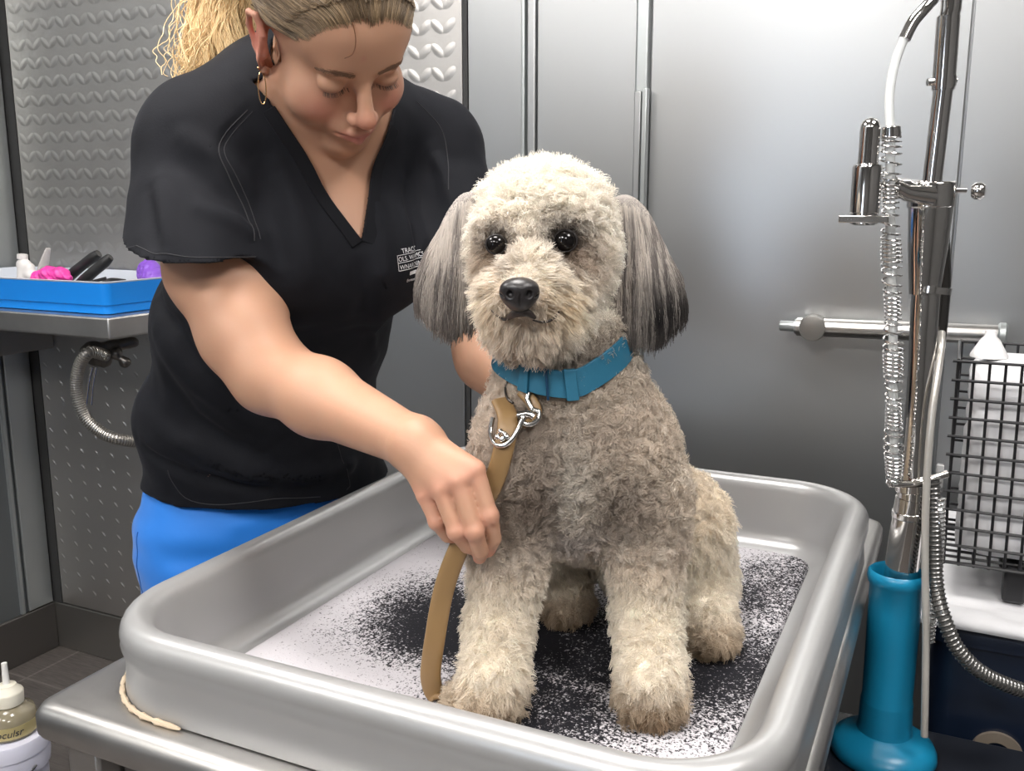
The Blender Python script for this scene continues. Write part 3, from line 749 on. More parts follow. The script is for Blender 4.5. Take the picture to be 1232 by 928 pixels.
MB().tube([wt(27, 312, dT), wt(27, 306, dT)], [.013, .0125], 18).obj('cap', M_wht, wb, bev=.001)
wn = thing('white_scoop', 'off-white curved scoop standing up between the bottle and pink mitt', 'scoop', wt(54, 345, dT + .09))
MB().tube(catmull([wt(50, 345, dT + .09), wt(51, 325, dT + .09), wt(55, 310, dT + .09), wt(58, 299, dT + .09)], 6), np.linspace(.020, .007, 19), 18, flat=(1, .6)).obj('scoop_body', mat('scoop_plastic', (.55, .52, .50), .4), wn)
pu = thing('purple_brush', 'purple curved rubber curry brush at the right end of the blue tray', 'brush', wt(180, 345, dT + .20))
f_ = F(); f_.ell(wt(180, 330, dT + .21), (.036, .030, .040), k=.01); f_.ell(wt(184, 338, dT + .20), (.032, .03, .036), k=.01)
f_.disp = lambda P, d: .0016 * np.maximum(np.sin(P[..., 0] * 420) + np.sin(P[..., 2] * 420), 0)
lo_ = wt(182, 333, dT + .20) - .07; v, q = f_.mesh(lo_, lo_ + .14, .0022); quads_obj('brush_pad', v, q, M_purp, pu)
# hose bib under the shelf
hbx = thing('shelf_drain_hose', 'curved grey ribbed drain hose hanging under the steel wall shelf', 'hose', wp(135, 520, 2.2))
dH = 2.22
ribbed('h', [wp(128, 428, dH + .05), wp(108, 424, dH), wp(96, 440, dH), wp(92, 468, dH), wp(101, 500, dH), wp(120, 519, dH), wp(140, 528, dH), wp(165, 532, dH + .03)], .0135, 64, mat('rib_grey', (.40, .38, .35), .3, .8), hbx, wr=.002, core=mat('hose_grey', (.22, .21, .2), .35, .6))
vf = thing('drain_fitting', 'dark lumpy valve fitting with two thin bright pipes under the wall shelf', 'valve', wp(120, 440, dH))
f_ = F()
for (x, y, r) in [(108, 424, .022), (117, 430, .024), (126, 434, .018), (112, 420, .02), (140, 425, .016), (150, 436, .014)]: f_.ell(wp(x, y, dH + .06), r, k=.01)
f_.cap(wp(112, 420, dH + .06), wp(160, 412, dH + .10), .014, .014, k=.01)
f_.disp = lambda P, d: .004 * (vnoise(P, 80) - .5)
lo_ = wp(128, 425, dH + .07) - .13; v, q = f_.mesh(lo_, lo_ + .26, .003); quads_obj('valve_body', v, q, mat('valve_metal', (.16, .15, .14), .3, .9), vf)
MB().tube(catmull([wp(111, 442, dH), wp(107, 460, dH), wp(104, 486, dH)], 6), .004, 10).obj('bright_pipe', M_chrome, vf)
MB().tube(catmull([wp(116, 442, dH), wp(112, 462, dH), wp(110, 487, dH)], 6), .004, 10).obj('bright_pipe', M_chrome, vf)
# ================================================================ bucket and pump bottle, lower left
bp = wp(8, 880, 1.80); bkr = .082
bu = thing('plastic_bucket', 'small pale lilac plastic bucket on the floor at the lower left', 'bucket', (bp[0], bp[1], 0))
zt = bp[2]
MB().lathe((bp[0], bp[1], 0), [(0, 0), (.066, 0), (.068, .004), (.073, zt - .075), (.078, zt - .074), (.080, zt - .055), (.079, zt - .035), (.081, zt - .034), (.081, zt - .004), (.079, zt), (0, zt)], 48).obj('bucket_body', mat('lilac_plastic', (.66, .66, .76), .35), bu, ang=35)
MB().tube([(bp[0] + .084 * math.cos(a), bp[1] + .084 * math.sin(a), zt - .055 - .05 * max(0, -math.sin(a))) for a in np.linspace(-math.pi, 0, 24)], .0022, 8).obj('bail_handle', M_wire, bu)
bl = thing('pump_bottle', 'small clear bottle with cream nozzle cap and gold label, on the bucket', 'bottle', (bp[0] + .010, bp[1] + .004, zt))
bc = (bp[0] + .010, bp[1] + .004, zt); hB = .068
MB().lathe(bc, [(0, .001), (.046, .001), (.051, .004), (.052, .034), (.047, .052), (.030, .062), (.021, .068)], 40).obj('bottle_body', mat('amber_clear', (.50, .44, .30), .12, Transmission_Weight=.55), bl, ang=50)
MB().lathe(bc, [(.021, .066), (.030, .0665), (.031, .090), (.029, .094), (.0215, .1), (.018, .107), (.008, .1095)], 36).obj('cap', mat('cream_cap', (.78, .74, .62), .4), bl, ang=40)
MB().lathe(bc, [(.0075, .108), (.0068, .112), (.0056, .155), (0, .156)], 20).obj('nozzle', mat('white_spout', (.85, .84, .80), .35), bl, ang=40)
lbm = MB(); rl = []
for a in np.linspace(-math.pi * .95, math.pi * .15, 30):
    rl.append([(bc[0] + r_ * math.cos(a), bc[1] + r_ * math.sin(a), bc[2] + z_) for r_, z_ in ((.0523, .008), (.0528, .008), (.0528, .034), (.0523, .034))])
lbm.rings(rl, True, True, True).obj('label_band', mat('gold_label', (.55, .46, .22), .4, .3), bl, ang=40)
def wrapped_text(txt, size, c0, rad, a0, z0, m, name, parent):
    cu = bpy.data.curves.new('t', 'FONT'); cu.body = txt; cu.size = size; cu.extrude = .0003; cu.shear = .25
    to = bpy.data.objects.new('t', cu); COL.objects.link(to); dg = bpy.context.evaluated_depsgraph_get(); dg.update()
    me = bpy.data.meshes.new_from_object(to.evaluated_get(dg)); bpy.data.objects.remove(to)
    pb = offs(parent)
    for v_ in me.vertices:
        a = a0 + v_.co.x / rad; r_ = rad + .0004 + v_.co.z
        v_.co = Vector((c0[0] + r_ * math.cos(a) - pb[0], c0[1] + r_ * math.sin(a) - pb[1], c0[2] + z0 + v_.co.y - pb[2]))
    me.materials.clear(); me.materials.append(m); o = bpy.data.objects.new(name, me); link(o, parent); return o
M_ink = mat('dark_ink', (.03, .03, .04), .5)
wrapped_text('Nooculsr', .021, bc, .0529, -1.72, .014, M_ink, 'label_lettering', bl)

rod = thing('white_rod', 'thin white metal rod lying on the black shelf left of the blue foot', 'rod', wp(1005, 918, 1.13))
ra_ = [floorp for floorp in (wp(984, 905, 1.15), wp(1036, 928, 1.12))]
for r_ in ra_: r_[2] = sz + .0035
MB().tube(ra_, .003, 10).obj('rod_body', mat('white_metal', (.75, .74, .72), .3, .3), rod)
# ================================================================ dog
dog = thing('dog', 'curly cream and grey poodle-cross dog with dark-tipped ears sitting upright in the tub', 'dog', (wp(690, 760, .97)[0], wp(690, 760, .97)[1], ZM))
D_ = F()
def q(x, y, d): return wp(x, y, d)
def rw(*r): return r
RV = RZ  # view-aligned ellipsoid axes: right, forward, up
def dell(x, y, d, r, k=.02, op='add', rz=0, rx=0, ry=0):
    R = RV @ rotm('Z', rz) @ rotm('Y', ry) @ rotm('X', rx); D_.ell(q(x, y, d), r, R, k, op)
# torso
dell(692, 545, .965, (.080, .078, .092), .02)
dell(690, 606, .985, (.074, .073, .045), .03)
dell(730, 588, 1.035, (.070, .090, .070), .04)
dell(778, 645, 1.10, (.074, .080, .076), .05)
D_.chain([q(692, 500, .975), q(680, 440, .965), q(664, 380, .955)], [.070, .058, .050], k=.035)
dell(620, 548, .925, (.036, .045, .060), .03)
dell(764, 560, .945, (.038, .048, .062), .03)
# front legs
def floorpt(x, y, lift):
    """point above the mat seen at pixel (x, y)"""
    r = wp(x, y, 1.) - np.array([0, 0, CAMH]); return np.array([0, 0, CAMH]) + r * (ZM + lift - CAMH) / r[2]
pl = floorpt(573, 842, .020); pr = floorpt(783, 838, .020)
D_.chain([q(618, 590, .925), q(611, 680, .915), q(602, 745, .905), floorpt(594, 815, .040)], [.040, .031, .0265, .029], k=.02)
D_.ell(pl + W([.008, .0, 0]), (.034, .030, .017), RV, .015)
for i, a in enumerate((-1.2, -.4, .4, 1.2)): D_.ell(pl + W([.004 + .017 * a * .8 - .006, -.020 + .004 * a * a, -.004]), (.010, .014, .012), RV, .006)
D_.chain([q(773, 600, .935), q(776, 680, .925), q(778, 745, .915), floorpt(783, 815, .040)], [.042, .031, .0265, .029], k=.02)
D_.ell(pr + W([0, .006, 0]), (.031, .032, .017), RV, .015)
for i, a in enumerate((-1.2, -.4, .4, 1.2)): D_.ell(pr + W([.015 * a, -.020 + .004 * a * a, -.004]), (.009, .014, .012), RV, .006)
# hind legs
dell(828, 640, 1.075, (.036, .060, .066), .03)
hr = floorpt(850, 757, .020)
D_.chain([q(834, 640, 1.06), q(848, 700, 1.07), hr + np.array([0, 0, .014])], [.042, .031, .026], k=.02)
D_.ell(hr + W([0, -.008, .0]), (.030, .040, .018), RV, .012)
hl = floorpt(678, 722, .020)
dell(640, 650, 1.10, (.055, .065, .065), .03)
D_.chain([q(660, 660, 1.12), hl + np.array([0, 0, .02])], [.042, .028], k=.02)
D_.ell(hl + W([0, -.008, 0]), (.031, .040, .018), RV, .012)
# tail lying behind
D_.chain([q(800, 690, 1.15), q(830, 715, 1.20), q(860, 725, 1.22)], [.022, .018, .014], k=.02)
# head
dell(654, 282, .945, (.0640, .067, .058), .02)
dell(652, 318, .925, (.058, .055, .045), .03)
dell(640, 366, .893, (.040, .045, .032), .03)     # muzzle mass
dell(630, 350, .868, (.027, .040, .022), .02)     # bridge end
dell(634, 326, .880, (.017, .035, .017), .02)
dell(640, 397, .893, (.029, .031, .021), .02)     # chin beard
dell(606, 268, .893, (.018, .015, .012), .018); dell(678, 264, .893, (.019, .015, .012), .018)   # brows
dell(596, 294, .872, (.0125, .014, .0125), .010, 'sub'); dell(680, 291, .874, (.0135, .014, .0135), .010, 'sub')
lo = W([0, 0, 0]); 
cs = np.array([q(500, 180, 1.1), q(900, 180, 1.1), q(500, 880, .85), q(900, 880, .85), q(900, 700, 1.25), q(620, 700, 1.25)])
lo = cs.min(0) - .06; hi = cs.max(0) + .06; lo[2] = ZM - .004
dv, dq = D_.mesh(lo, hi, .0034)
dv[:, 2] = np.maximum(dv[:, 2], ZM + .0002)
hC = q(650, 290, .93)
E_L = q(596, 293, .872); E_R = q(680, 290, .874)
def blob_w(P, c, r): 
    c = np.asarray(c); r = np.asarray(r) * np.ones(3)
    dlt = (P - c) @ RZ; return np.exp(-((dlt / r) ** 2).sum(-1))
cpts = [q(628, 460, .880), q(648, 471, .866), q(682, 470, .866), q(716, 452, .885), q(738, 428, .925), q(738, 405, .985), q(700, 395, 1.035), q(650, 395, 1.045), q(610, 405, 1.01), q(606, 428, .95), q(614, 446, .905)]
cl = catmull(cpts, 10, loop=True)
gN = D_.grad(cl, .003); dd = D_.ev(cl.astype(np.float32))
cl = cl - gN * (np.clip(dd - .0095, -.05, .03))[:, None] * .85
for _ in range(6): cl = (np.roll(cl, 1, 0) + cl * 2 + np.roll(cl, -1, 0)) / 4
cc_ = cl.mean(0); tg = np.roll(cl, -1, 0) - np.roll(cl, 1, 0); tg /= np.linalg.norm(tg, axis=1)[:, None]
nn = nz(np.linalg.svd(cl - cc_)[2][2]); nn = nn if nn[2] > 0 else -nn
out_ = np.cross(tg, nn); sgn = np.sign(((cl - cc_) * out_).sum(1).mean()); out_ *= sgn
upv = np.tile(nn, (len(cl), 1)) + out_ * -.25
upv /= np.linalg.norm(upv, axis=1)[:, None]; hw = .0135
def dog_col(P, rnd=None):
    n = P.shape[0]
    c = np.tile(np.array([.74, .655, .56]), (n, 1))
    n1 = vnoise(P, 22, 1); n2 = vnoise(P, 60, 2)
    c = mixc(c, (.60, .52, .445), sstep(.45, .75, n1) * .7)
    c = mixc(c, (.88, .82, .74), sstep(.55, .85, n2) * .5)
    def b(px, py, d, r, col, w=1.):
        nonlocal c; c = mixc(c, col, np.clip(blob_w(P, q(px, py, d), r) * w, 0, 1))
    V = P @ RZ    # view-aligned coordinates
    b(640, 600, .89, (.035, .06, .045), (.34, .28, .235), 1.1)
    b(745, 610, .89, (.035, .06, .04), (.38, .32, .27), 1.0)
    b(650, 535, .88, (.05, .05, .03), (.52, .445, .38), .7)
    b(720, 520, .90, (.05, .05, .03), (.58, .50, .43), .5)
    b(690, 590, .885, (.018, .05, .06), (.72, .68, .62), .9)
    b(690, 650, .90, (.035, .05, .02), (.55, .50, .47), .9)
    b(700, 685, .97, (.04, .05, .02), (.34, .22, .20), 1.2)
    b(790, 500, 1.0, (.03, .08, .07), (.85, .76, .65), .9)
    b(580, 510, .95, (.03, .06, .05), (.84, .76, .68), .8)
    b(850, 640, 1.06, (.06, .08, .09), (.88, .80, .68), 1.3)
    z = P[:, 2]
    front = (V[:, 1] < 1.0)
    leg = sstep(q(0, 655, .91)[2], q(0, 720, .91)[2], z) 
    c = mixc(c, (.92, .86, .76), leg)
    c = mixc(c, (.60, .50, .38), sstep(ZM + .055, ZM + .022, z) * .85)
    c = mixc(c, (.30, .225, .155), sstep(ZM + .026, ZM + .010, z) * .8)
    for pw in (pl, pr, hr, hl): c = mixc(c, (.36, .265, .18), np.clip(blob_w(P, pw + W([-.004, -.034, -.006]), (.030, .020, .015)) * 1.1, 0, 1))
    hz = sstep(q(0, 425, .91)[2], q(0, 405, .91)[2] + .0, z)
    hd = np.clip(hz, 0, 1) * sstep(.112, .095, np.linalg.norm(P - hC, axis=1))
    head = np.tile(np.array([.96, .91, .83]), (n, 1))
    head = mixc(head, (.86, .74, .56), np.clip(blob_w(P, q(610, 375, .85), (.022, .05, .024)) + blob_w(P, q(668, 372, .85), (.024, .05, .026)), 0, 1) * .85)
    head = mixc(head, (.70, .56, .40), np.clip(blob_w(P, q(637, 385, .84), (.016, .03, .008)), 0, 1) * .8)
    for e, w in ((E_L, .95), (E_R, 1.)):
        head = mixc(head, (.34, .24, .17), np.clip(blob_w(P, e + W([.0, 0, -.005]), (.019, .03, .020)) * 1.3 * w, 0, 1))
        head = mixc(head, (.05, .038, .034), np.clip(blob_w(P, e, (.0118 + .005 * (w > .97), .02, .0118 + .004 * (w > .97))) * 1.6, 0, 1))
    head = mixc(head, (.45, .33, .24), np.clip(blob_w(P, q(702, 312, .90), (.014, .03, .018)), 0, 1) * .8)
    head = mixc(head, (.62, .48, .35), np.clip(blob_w(P, q(585, 318, .88), (.012, .03, .018)), 0, 1) * .6)
    c = mixc(c, head, hd)
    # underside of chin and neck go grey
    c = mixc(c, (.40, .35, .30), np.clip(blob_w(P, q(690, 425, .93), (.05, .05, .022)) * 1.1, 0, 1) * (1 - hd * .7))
    if rnd is not None: c = c * (1 + (rnd[:, None] - .5) * .35)
    return np.clip(c, .01, .97)
M_hide = mat('dog_hide', (.6, .5, .4), .8); vcol_mat(M_hide)
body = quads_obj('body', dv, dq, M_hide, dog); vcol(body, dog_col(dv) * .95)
print('dog mesh', len(dv))
M_fur = mat('dog_fur', (.8, .7, .6), .6, 0, .2); vcol_mat(M_fur)
def translucent(m, f):
    N, L, b = nodes(m); t = N.new('ShaderNodeBsdfTranslucent'); a = N.new('ShaderNodeAttribute'); a.attribute_name = 'Col'; L.new(a.outputs['Color'], t.inputs[0])
    mx = N.new('ShaderNodeMixShader'); mx.inputs[0].default_value = f; out = [n for n in N if n.type == 'OUTPUT_MATERIAL'][0]
    L.new(b.outputs[0], mx.inputs[1]); L.new(t.outputs[0], mx.inputs[2]); L.new(mx.outputs[0], out.inputs[0])
translucent(M_fur, .42)
# curly coat
def curls(nclump, per, k, field, v, qd, keep, length, curlr, turns, lie, seed, rad, jit=.0050, flowfn=None, pull=.38):
    rng = np.random.default_rng(seed)
    C0 = surface_samples(v, qd, nclump, rng, keep)
    N = field.grad(C0, .002)
    down = np.array([0, 0, -1.])
    fl = down if flowfn is None else flowfn(C0)
    Ln = length(C0) * rng.uniform(.75, 1.25, nclump)
    lz = lie(C0)
    g_ = N * (1 - lz)[:, None] + (fl - N * (N * fl).sum(1)[:, None]) * lz[:, None] + rng.normal(0, .20, N.shape)
    g_ /= np.linalg.norm(g_, axis=1)[:, None]
    u = np.cross(g_, rng.normal(0, 1, N.shape)); u /= np.linalg.norm(u, axis=1)[:, None]; w_ = np.cross(g_, u)
    s = np.linspace(0, 1, k)
    tr = turns(C0) * rng.uniform(.8, 1.3, nclump) * rng.choice([-1, 1], nclump); R = curlr(C0) * rng.uniform(.7, 1.3, nclump)
    idx = np.repeat(np.arange(nclump), per); n = len(idx)
    tj = rng.normal(0, 1, (n, 3)); tj -= N[idx] * (tj * N[idx]).sum(1)[:, None]
    root = C0[idx] + tj * jit * .6
    root = root - N[idx] * field.ev(root.astype(np.float32))[:, None] - N[idx] * .0008
    offw = (1 - pull * s)[None, :, None] * (root - C0[idx])[:, None, :]
    ph = rng.normal(0, .36, n)[:, None] + 2 * np.pi * tr[idx][:, None] * s[None]
    Rr = (R[idx] * rng.uniform(.75, 1.2, n))[:, None] * np.minimum(s * 2.2, 1)[None] ** .8
    L_ = (Ln[idx] * rng.uniform(.8, 1.15, n))[:, None]
    # hair rises, then bends into the lie of the coat
    P = C0[idx][:, None] + offw + g_[idx][:, None] * (L_ * s[None])[..., None] + u[idx][:, None] * (Rr * (np.cos(ph) - 1))[..., None] + w_[idx][:, None] * (Rr * np.sin(ph))[..., None]
    P += (down * .12)[None, None] * (L_ * s[None] ** 2)[..., None]
    P[..., 2] = np.maximum(P[..., 2], ZM + .0008)
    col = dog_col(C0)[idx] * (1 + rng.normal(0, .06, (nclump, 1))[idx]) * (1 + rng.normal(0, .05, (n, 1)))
    r = rad * (1 - .55 * s)[None] * rng.uniform(.8, 1.2, n)[:, None]
    return P, r, col
eyec = np.array([E_L, E_R]); nosec = q(625, 353, .828)
isleg = lambda P: (P[:, 2] < q(0, 665, .91)[2]).astype(float)
headw = lambda P: sstep(.125, .10, np.linalg.norm(P - hC, axis=1)) * (P[:, 2] > q(0, 432, .91)[2])
def keep(P):
    k = np.ones(len(P))
    for e, r in ((E_L, .0115), (E_R, .0128)): k *= np.linalg.norm(P - e, axis=1) > r
    k *= np.linalg.norm(P - nosec, axis=1) > .018
    dcol = np.min(np.linalg.norm(P[:, None] - cl[None, ::2], axis=2), axis=1) if len(P) < 60000 else np.min([np.linalg.norm(P - c__, axis=1) for c__ in cl[::2]], axis=0); k *= dcol > .0165
    bel = blob_w(P, q(703, 685, .97), (.035, .05, .015)); k *= (bel < .55)
    k *= P[:, 2] > ZM + .004
    k = k * (1 + .5 * headw(P))
    return k
def eyed(P): return np.minimum(np.linalg.norm(P - E_L, axis=1), np.linalg.norm(P - E_R, axis=1))
def muz(P): return np.clip(blob_w(P, q(636, 372, .865), (.045, .05, .045)) * 1.6, 0, 1) * headw(P)
def length(P):
    L = np.full(len(P), .0125); h = headw(P); L = L * (1 - h) + .014 * h
    L = L * (1 - isleg(P)) + .0115 * isleg(P)
    L = np.where(h > .5, L + .008 * sstep(q(0, 260, .93)[2], q(0, 200, .93)[2], P[:, 2]), L)
    L *= .25 + .75 * sstep(.014, .034, eyed(P))
    L *= .30 + .70 * sstep(.016, .036, np.linalg.norm(P - nosec, axis=1))
    L = L + .006 * muz(P) * sstep(.02, .04, np.linalg.norm(P - nosec, axis=1))
    return L
def curlr(P):
    h = headw(P); r = .0030 * (1 - h) + .0018 * h; r = r * (1 - .7 * muz(P)); r = r * (1 - .45 * isleg(P)); return r * (.2 + .8 * sstep(.014, .04, eyed(P)))
def turns(P): return 1.5 - .6 * isleg(P) - .9 * muz(P)
def lie(P): return .30 + .25 * isleg(P) + .30 * muz(P) + 0 * P[:, 0]
def flow(P):
    f = np.tile(np.array([0, 0, -1.]), (len(P), 1))
    m = muz(P)
    side = P - nosec; side = side / (np.linalg.norm(side, axis=1)[:, None] + 1e-6)
    f = f * (1 - m)[:, None] * 1 + (side * 1.0 + np.array([0, 0, -.45])) * m[:, None]
    return f / (np.linalg.norm(f, axis=1)[:, None] + 1e-6)
P, r, c = curls(23000, 15, 9, D_, dv, dq, keep, length, curlr, turns, lie, 3, .00034, flowfn=flow)
strands('coat', P, r, c, M_fur, dog)
print('coat', P.shape)
# loose longer ringlets on the crown
kc = lambda P: keep(P) * headw(P) * (P[:, 2] > q(0, 245, .93)[2])
P, r, c = curls(650, 10, 12, D_, dv, dq, kc, lambda P: np.full(len(P), .020), lambda P: np.full(len(P), .0034), lambda P: np.full(len(P), 1.3), lambda P: np.full(len(P), .2), 5, .00035, jit=.003)
strands('crown_curls', P, r, c, M_fur, dog)
# eyes
M_eye = mat('dog_eye', (.006, .005, .005), .10, 0, .35, Coat_Weight=.15, Coat_Roughness=.05)
M_lid = mat('dog_lid', (.02, .016, .015), .4)
for e, er in ((E_L + W([.0008, .004, -.001]), .0096), (E_R + W([0, .004, 0]), .0110)):
    eb = MB(); eb.lathe(e + W([0, er * 1.0, 0]), [(er * math.sin(math.radians(t)), -er * math.cos(math.radians(t)) + er) for t in np.linspace(0, 180, 16)], 28, W([0, 1, 0]) * -1)
    f_ = F(); f_.ell(e, er, k=.001); v_, q_ = f_.mesh(e - er * 1.4, e + er * 1.4, .0009); quads_obj('eye', v_, q_, M_eye, dog)
    fr = nz(np.array([0, 0, CAMH]) * [0, 0, 1] - e + np.array([0, 0, 0])); fr = nz(W([0, -1, .02]))
    u = nz(np.cross(fr, [0, 0, 1])); w_ = np.cross(u, fr)
    ring_ = [e + fr * er * .40 + (u * math.cos(a) * .97 + w_ * math.sin(a) * .88) * er for a in np.linspace(0, 2 * math.pi, 30, endpoint=False)]
    MB().tube(ring_, .0012, 8, loop=True).obj('eyelid', M_lid, dog)
# nose
M_nose = mat('dog_nose', (.022, .020, .021), .32, 0, .6); bump(M_nose, noise(M_nose, coord(M_nose), 900, 2), .35, .0006)
f_ = F(); nc = q(625, 352, .826)
f_.ell(nc, (.0180, .013, .0130), RV, .004); f_.ell(nc + W([0, .002, -.008]), (.0100, .010, .009), RV, .008); f_.ell(nc + W([0, -.002, .005]), (.0155, .011, .007), RV, .004)
for s_ in (-1, 1):
    f_.ell(nc + W([s_ * .0085, -.0115, -.0005]), (.0030, .005, .0036), RV @ rotm('Y', s_ * 25), .002, 'sub')
    f_.ell(nc + W([s_ * .0160, -.006, -.002]), (.0035, .006, .0012), RV @ rotm('Y', s_ * -35), .0015, 'sub')
f_.cap(nc + W([0, -.0125, .0]), nc + W([0, -.0095, -.015]), .0008, k=.001, op='sub')
v_, q_ = f_.mesh(nc - .028, nc + .028, .0009); quads_obj('nose', v_, q_, M_nose, dog)
# mouth line
M_mouth = mat('dog_mouth', (.03, .022, .02), .5)
def on_muzzle(pts, off):
    mp_ = catmull(pts, 6); ok = D_.grad(mp_, .002); return mp_ - ok * (D_.ev(mp_.astype(np.float32))[:, None] - off)
for pts, r_, off in (([q(608, 386, .842), q(616, 382, .83), q(626, 378, .827), q(636, 380, .827), q(645, 386, .832)], .0040, .0055),
                ([q(599, 366, .86), q(600, 378, .85), q(606, 387, .842), q(613, 386, .835)], .0009, .0060), ([q(641, 386, .835), q(652, 388, .84), q(660, 380, .85), q(661, 367, .86)], .0009, .0060)):
    mp_ = on_muzzle(pts, off); MB().tube(mp_, r_ * np.sin(np.linspace(.25, math.pi - .25, len(mp_))) + .0003, 10).obj('mouth', M_mouth, dog)
# ears: leather flap plus long straight hair
def ear(cx, cy, d, r, ry, tipy, spread, lean, seed, dark, name):
    f_ = F(); c = q(cx, cy, d); f_.ell(c, r, RV @ rotm('Y', ry), .004)
    top = q(cx - (17 if cx > 650 else -15), cy - 52, d + .002); f_.cap(top, c, .012, .016, k=.012, fl=(W([0, 1, 0]), .7))
    v_, q_ = f_.mesh(c - .11, c + .11, .003)
    o = quads_obj(name, v_, q_, M_hide, dog)
    rng = np.random.default_rng(seed)
    vcol(o, np.tile([.30, .27, .25], (len(v_), 1)))
    n = 7200; R0 = surface_samples(v_, q_, n, rng, lambda P: .25 + 1.6 * (P[:, 2] > c[2] - .01)); N = f_.grad(R0, .002)
    k = 11; s = np.linspace(0, 1, k)
    rel = (R0 - c) @ RZ                        # right, forward, up
    ztip = q(0, tipy, d)[2] + rng.normal(0, .005, n) + .004 * vnoise(R0, 60, seed)
    xn = rel[:, 0] / r[0]
    ztip = ztip + .030 * np.clip(np.abs(xn - lean * .2), 0, 1.3) ** 2.2
    # gather in locks
    lock = vnoise(rel * np.array([1, .2, .15]), 210, seed + 3) - .5
    L_ = np.clip(R0[:, 2] - ztip, .012, .2)
    xt = rel[:, 0] + spread * xn * .016 + lean * .010 + lock * .012
    V0 = R0 @ RZ; Pt = np.empty((n, k, 3))
    for j, t in enumerate(s):
        Pt[:, j, 0] = V0[:, 0] + (xt - rel[:, 0]) * (math.sin(t * math.pi / 2)) + rng.normal(0, .0005, n) * t
        Pt[:, j, 1] = V0[:, 1] + ((N @ RZ)[:, 1] * .010) * math.sin(min(t * 2.2, 1) * 1.57) + rng.normal(0, .0008, n) * t
        Pt[:, j, 2] = V0[:, 2] - L_ * t ** 1.0 + .004 * math.sin(t * math.pi) * 1
        Pt[:, j, 0] += (N @ RZ)[:, 0] * .005 * math.sin(min(t * 2.2, 1) * 1.57) + .0012 * math.sin(t * 9) * np.sin(lock * 30)
    Pw = Pt @ RZ.T
    light = np.array([.66, .60, .545]); grey = np.array([.27, .24, .225]); blk = np.array([.018, .017, .019])
    streak = vnoise(rel * np.array([1, .3, .1]), 420, seed + 9) * .7 + rng.random(n) * .3
    base = mixc(light, grey, sstep(.42, .72, streak)) * (1 + rng.normal(0, .1, (n, 1)))
    col = np.repeat(base[:, None], k, 1)
    zz = Pw[..., 2]; tz = sstep(c[2] + .005, ztip.mean() + .010, zz)
    tz = tz * (dark(xt[:, None], zz - c[2])) * (.55 + .45 * (streak > .38))[:, None]
    col = col * (1 - tz[..., None]) + blk * tz[..., None]
    tipd = sstep(.80, 1.0, s)[None, :, None] * .55; col = col * (1 - tipd) + grey * .5 * tipd
    topw = sstep(c[2] + .03, c[2] + .055, zz)[..., None] * .7; col = col * (1 - topw) + np.array([.88, .82, .74]) * topw
    strands('ear_hair', Pw, .00042 * (1 - .5 * s)[None] * np.ones((n, 1)), col, M_fur, o)
    return o
ear(764, 305, .955, (.028, .0105, .056), -12, 414, .75, .5, 21, lambda x, dz: np.clip(.35 + 26 * (x + .004), 0, 1), 'ear')
ear(553, 300, .945, (.024, .0105, .052), 12, 400, .75, -.4, 31, lambda x, dz: np.clip(.42 + 9 * x, .25, .7), 'ear')
# whisker-like wisps around the muzzle
# ================================================================ collar
M_col = mat('collar_webbing', (.020, .135, .225), .5, 0, .4); bump(M_col, noise(M_col, coord(M_col, (1, 1, 5)), 500, 2), .3, .0006)
collar = thing('dog_collar', 'blue webbing dog collar with slide buckle around the neck of the dog', 'collar', cl[0])
def band(a, b, th, wd, lift, name, m, parent):
    n = len(cl); ids = [i % n for i in range(a, b)]
    full = (b - a) >= n
    R = []
    for i in ids:
        p = cl[i] + out_[i] * lift; R.append([p - upv[i] * wd - out_[i] * th / 2, p + upv[i] * wd - out_[i] * th / 2, p + upv[i] * wd + out_[i] * th / 2, p - upv[i] * wd + out_[i] * th / 2])
    return MB().rings(R, True, not full, not full, full).obj(name, m, parent, ang=30, bev=.0006)
band(0, len(cl), .0026, hw, 0, 'strap', M_col, collar)
M_buckle = mat('collar_plastic', (.010, .045, .10), .3)
band(20, 25, .004, hw + .0015, .0022, 'strap_keeper', M_col, collar)
band(13, 15, .006, hw + .002, .003, 'slide_buckle', M_buckle, collar)
band(-2, 5, .005, hw + .001, .003, 'strap_fold', M_col, collar)
M_ring = mat('steel_ring', (.62, .61, .6), .16, 1.)
i0 = 6; pr0 = cl[i0] + out_[i0] * .006
dr = [pr0 - upv[i0] * .010, pr0 - upv[i0] * .016 + tg[i0] * .010, pr0 - upv[i0] * .028 + tg[i0] * .010, pr0 - upv[i0] * .036 + out_[i0] * .002, pr0 - upv[i0] * .028 - tg[i0] * .006, pr0 - upv[i0] * .016 - tg[i0] * .006]
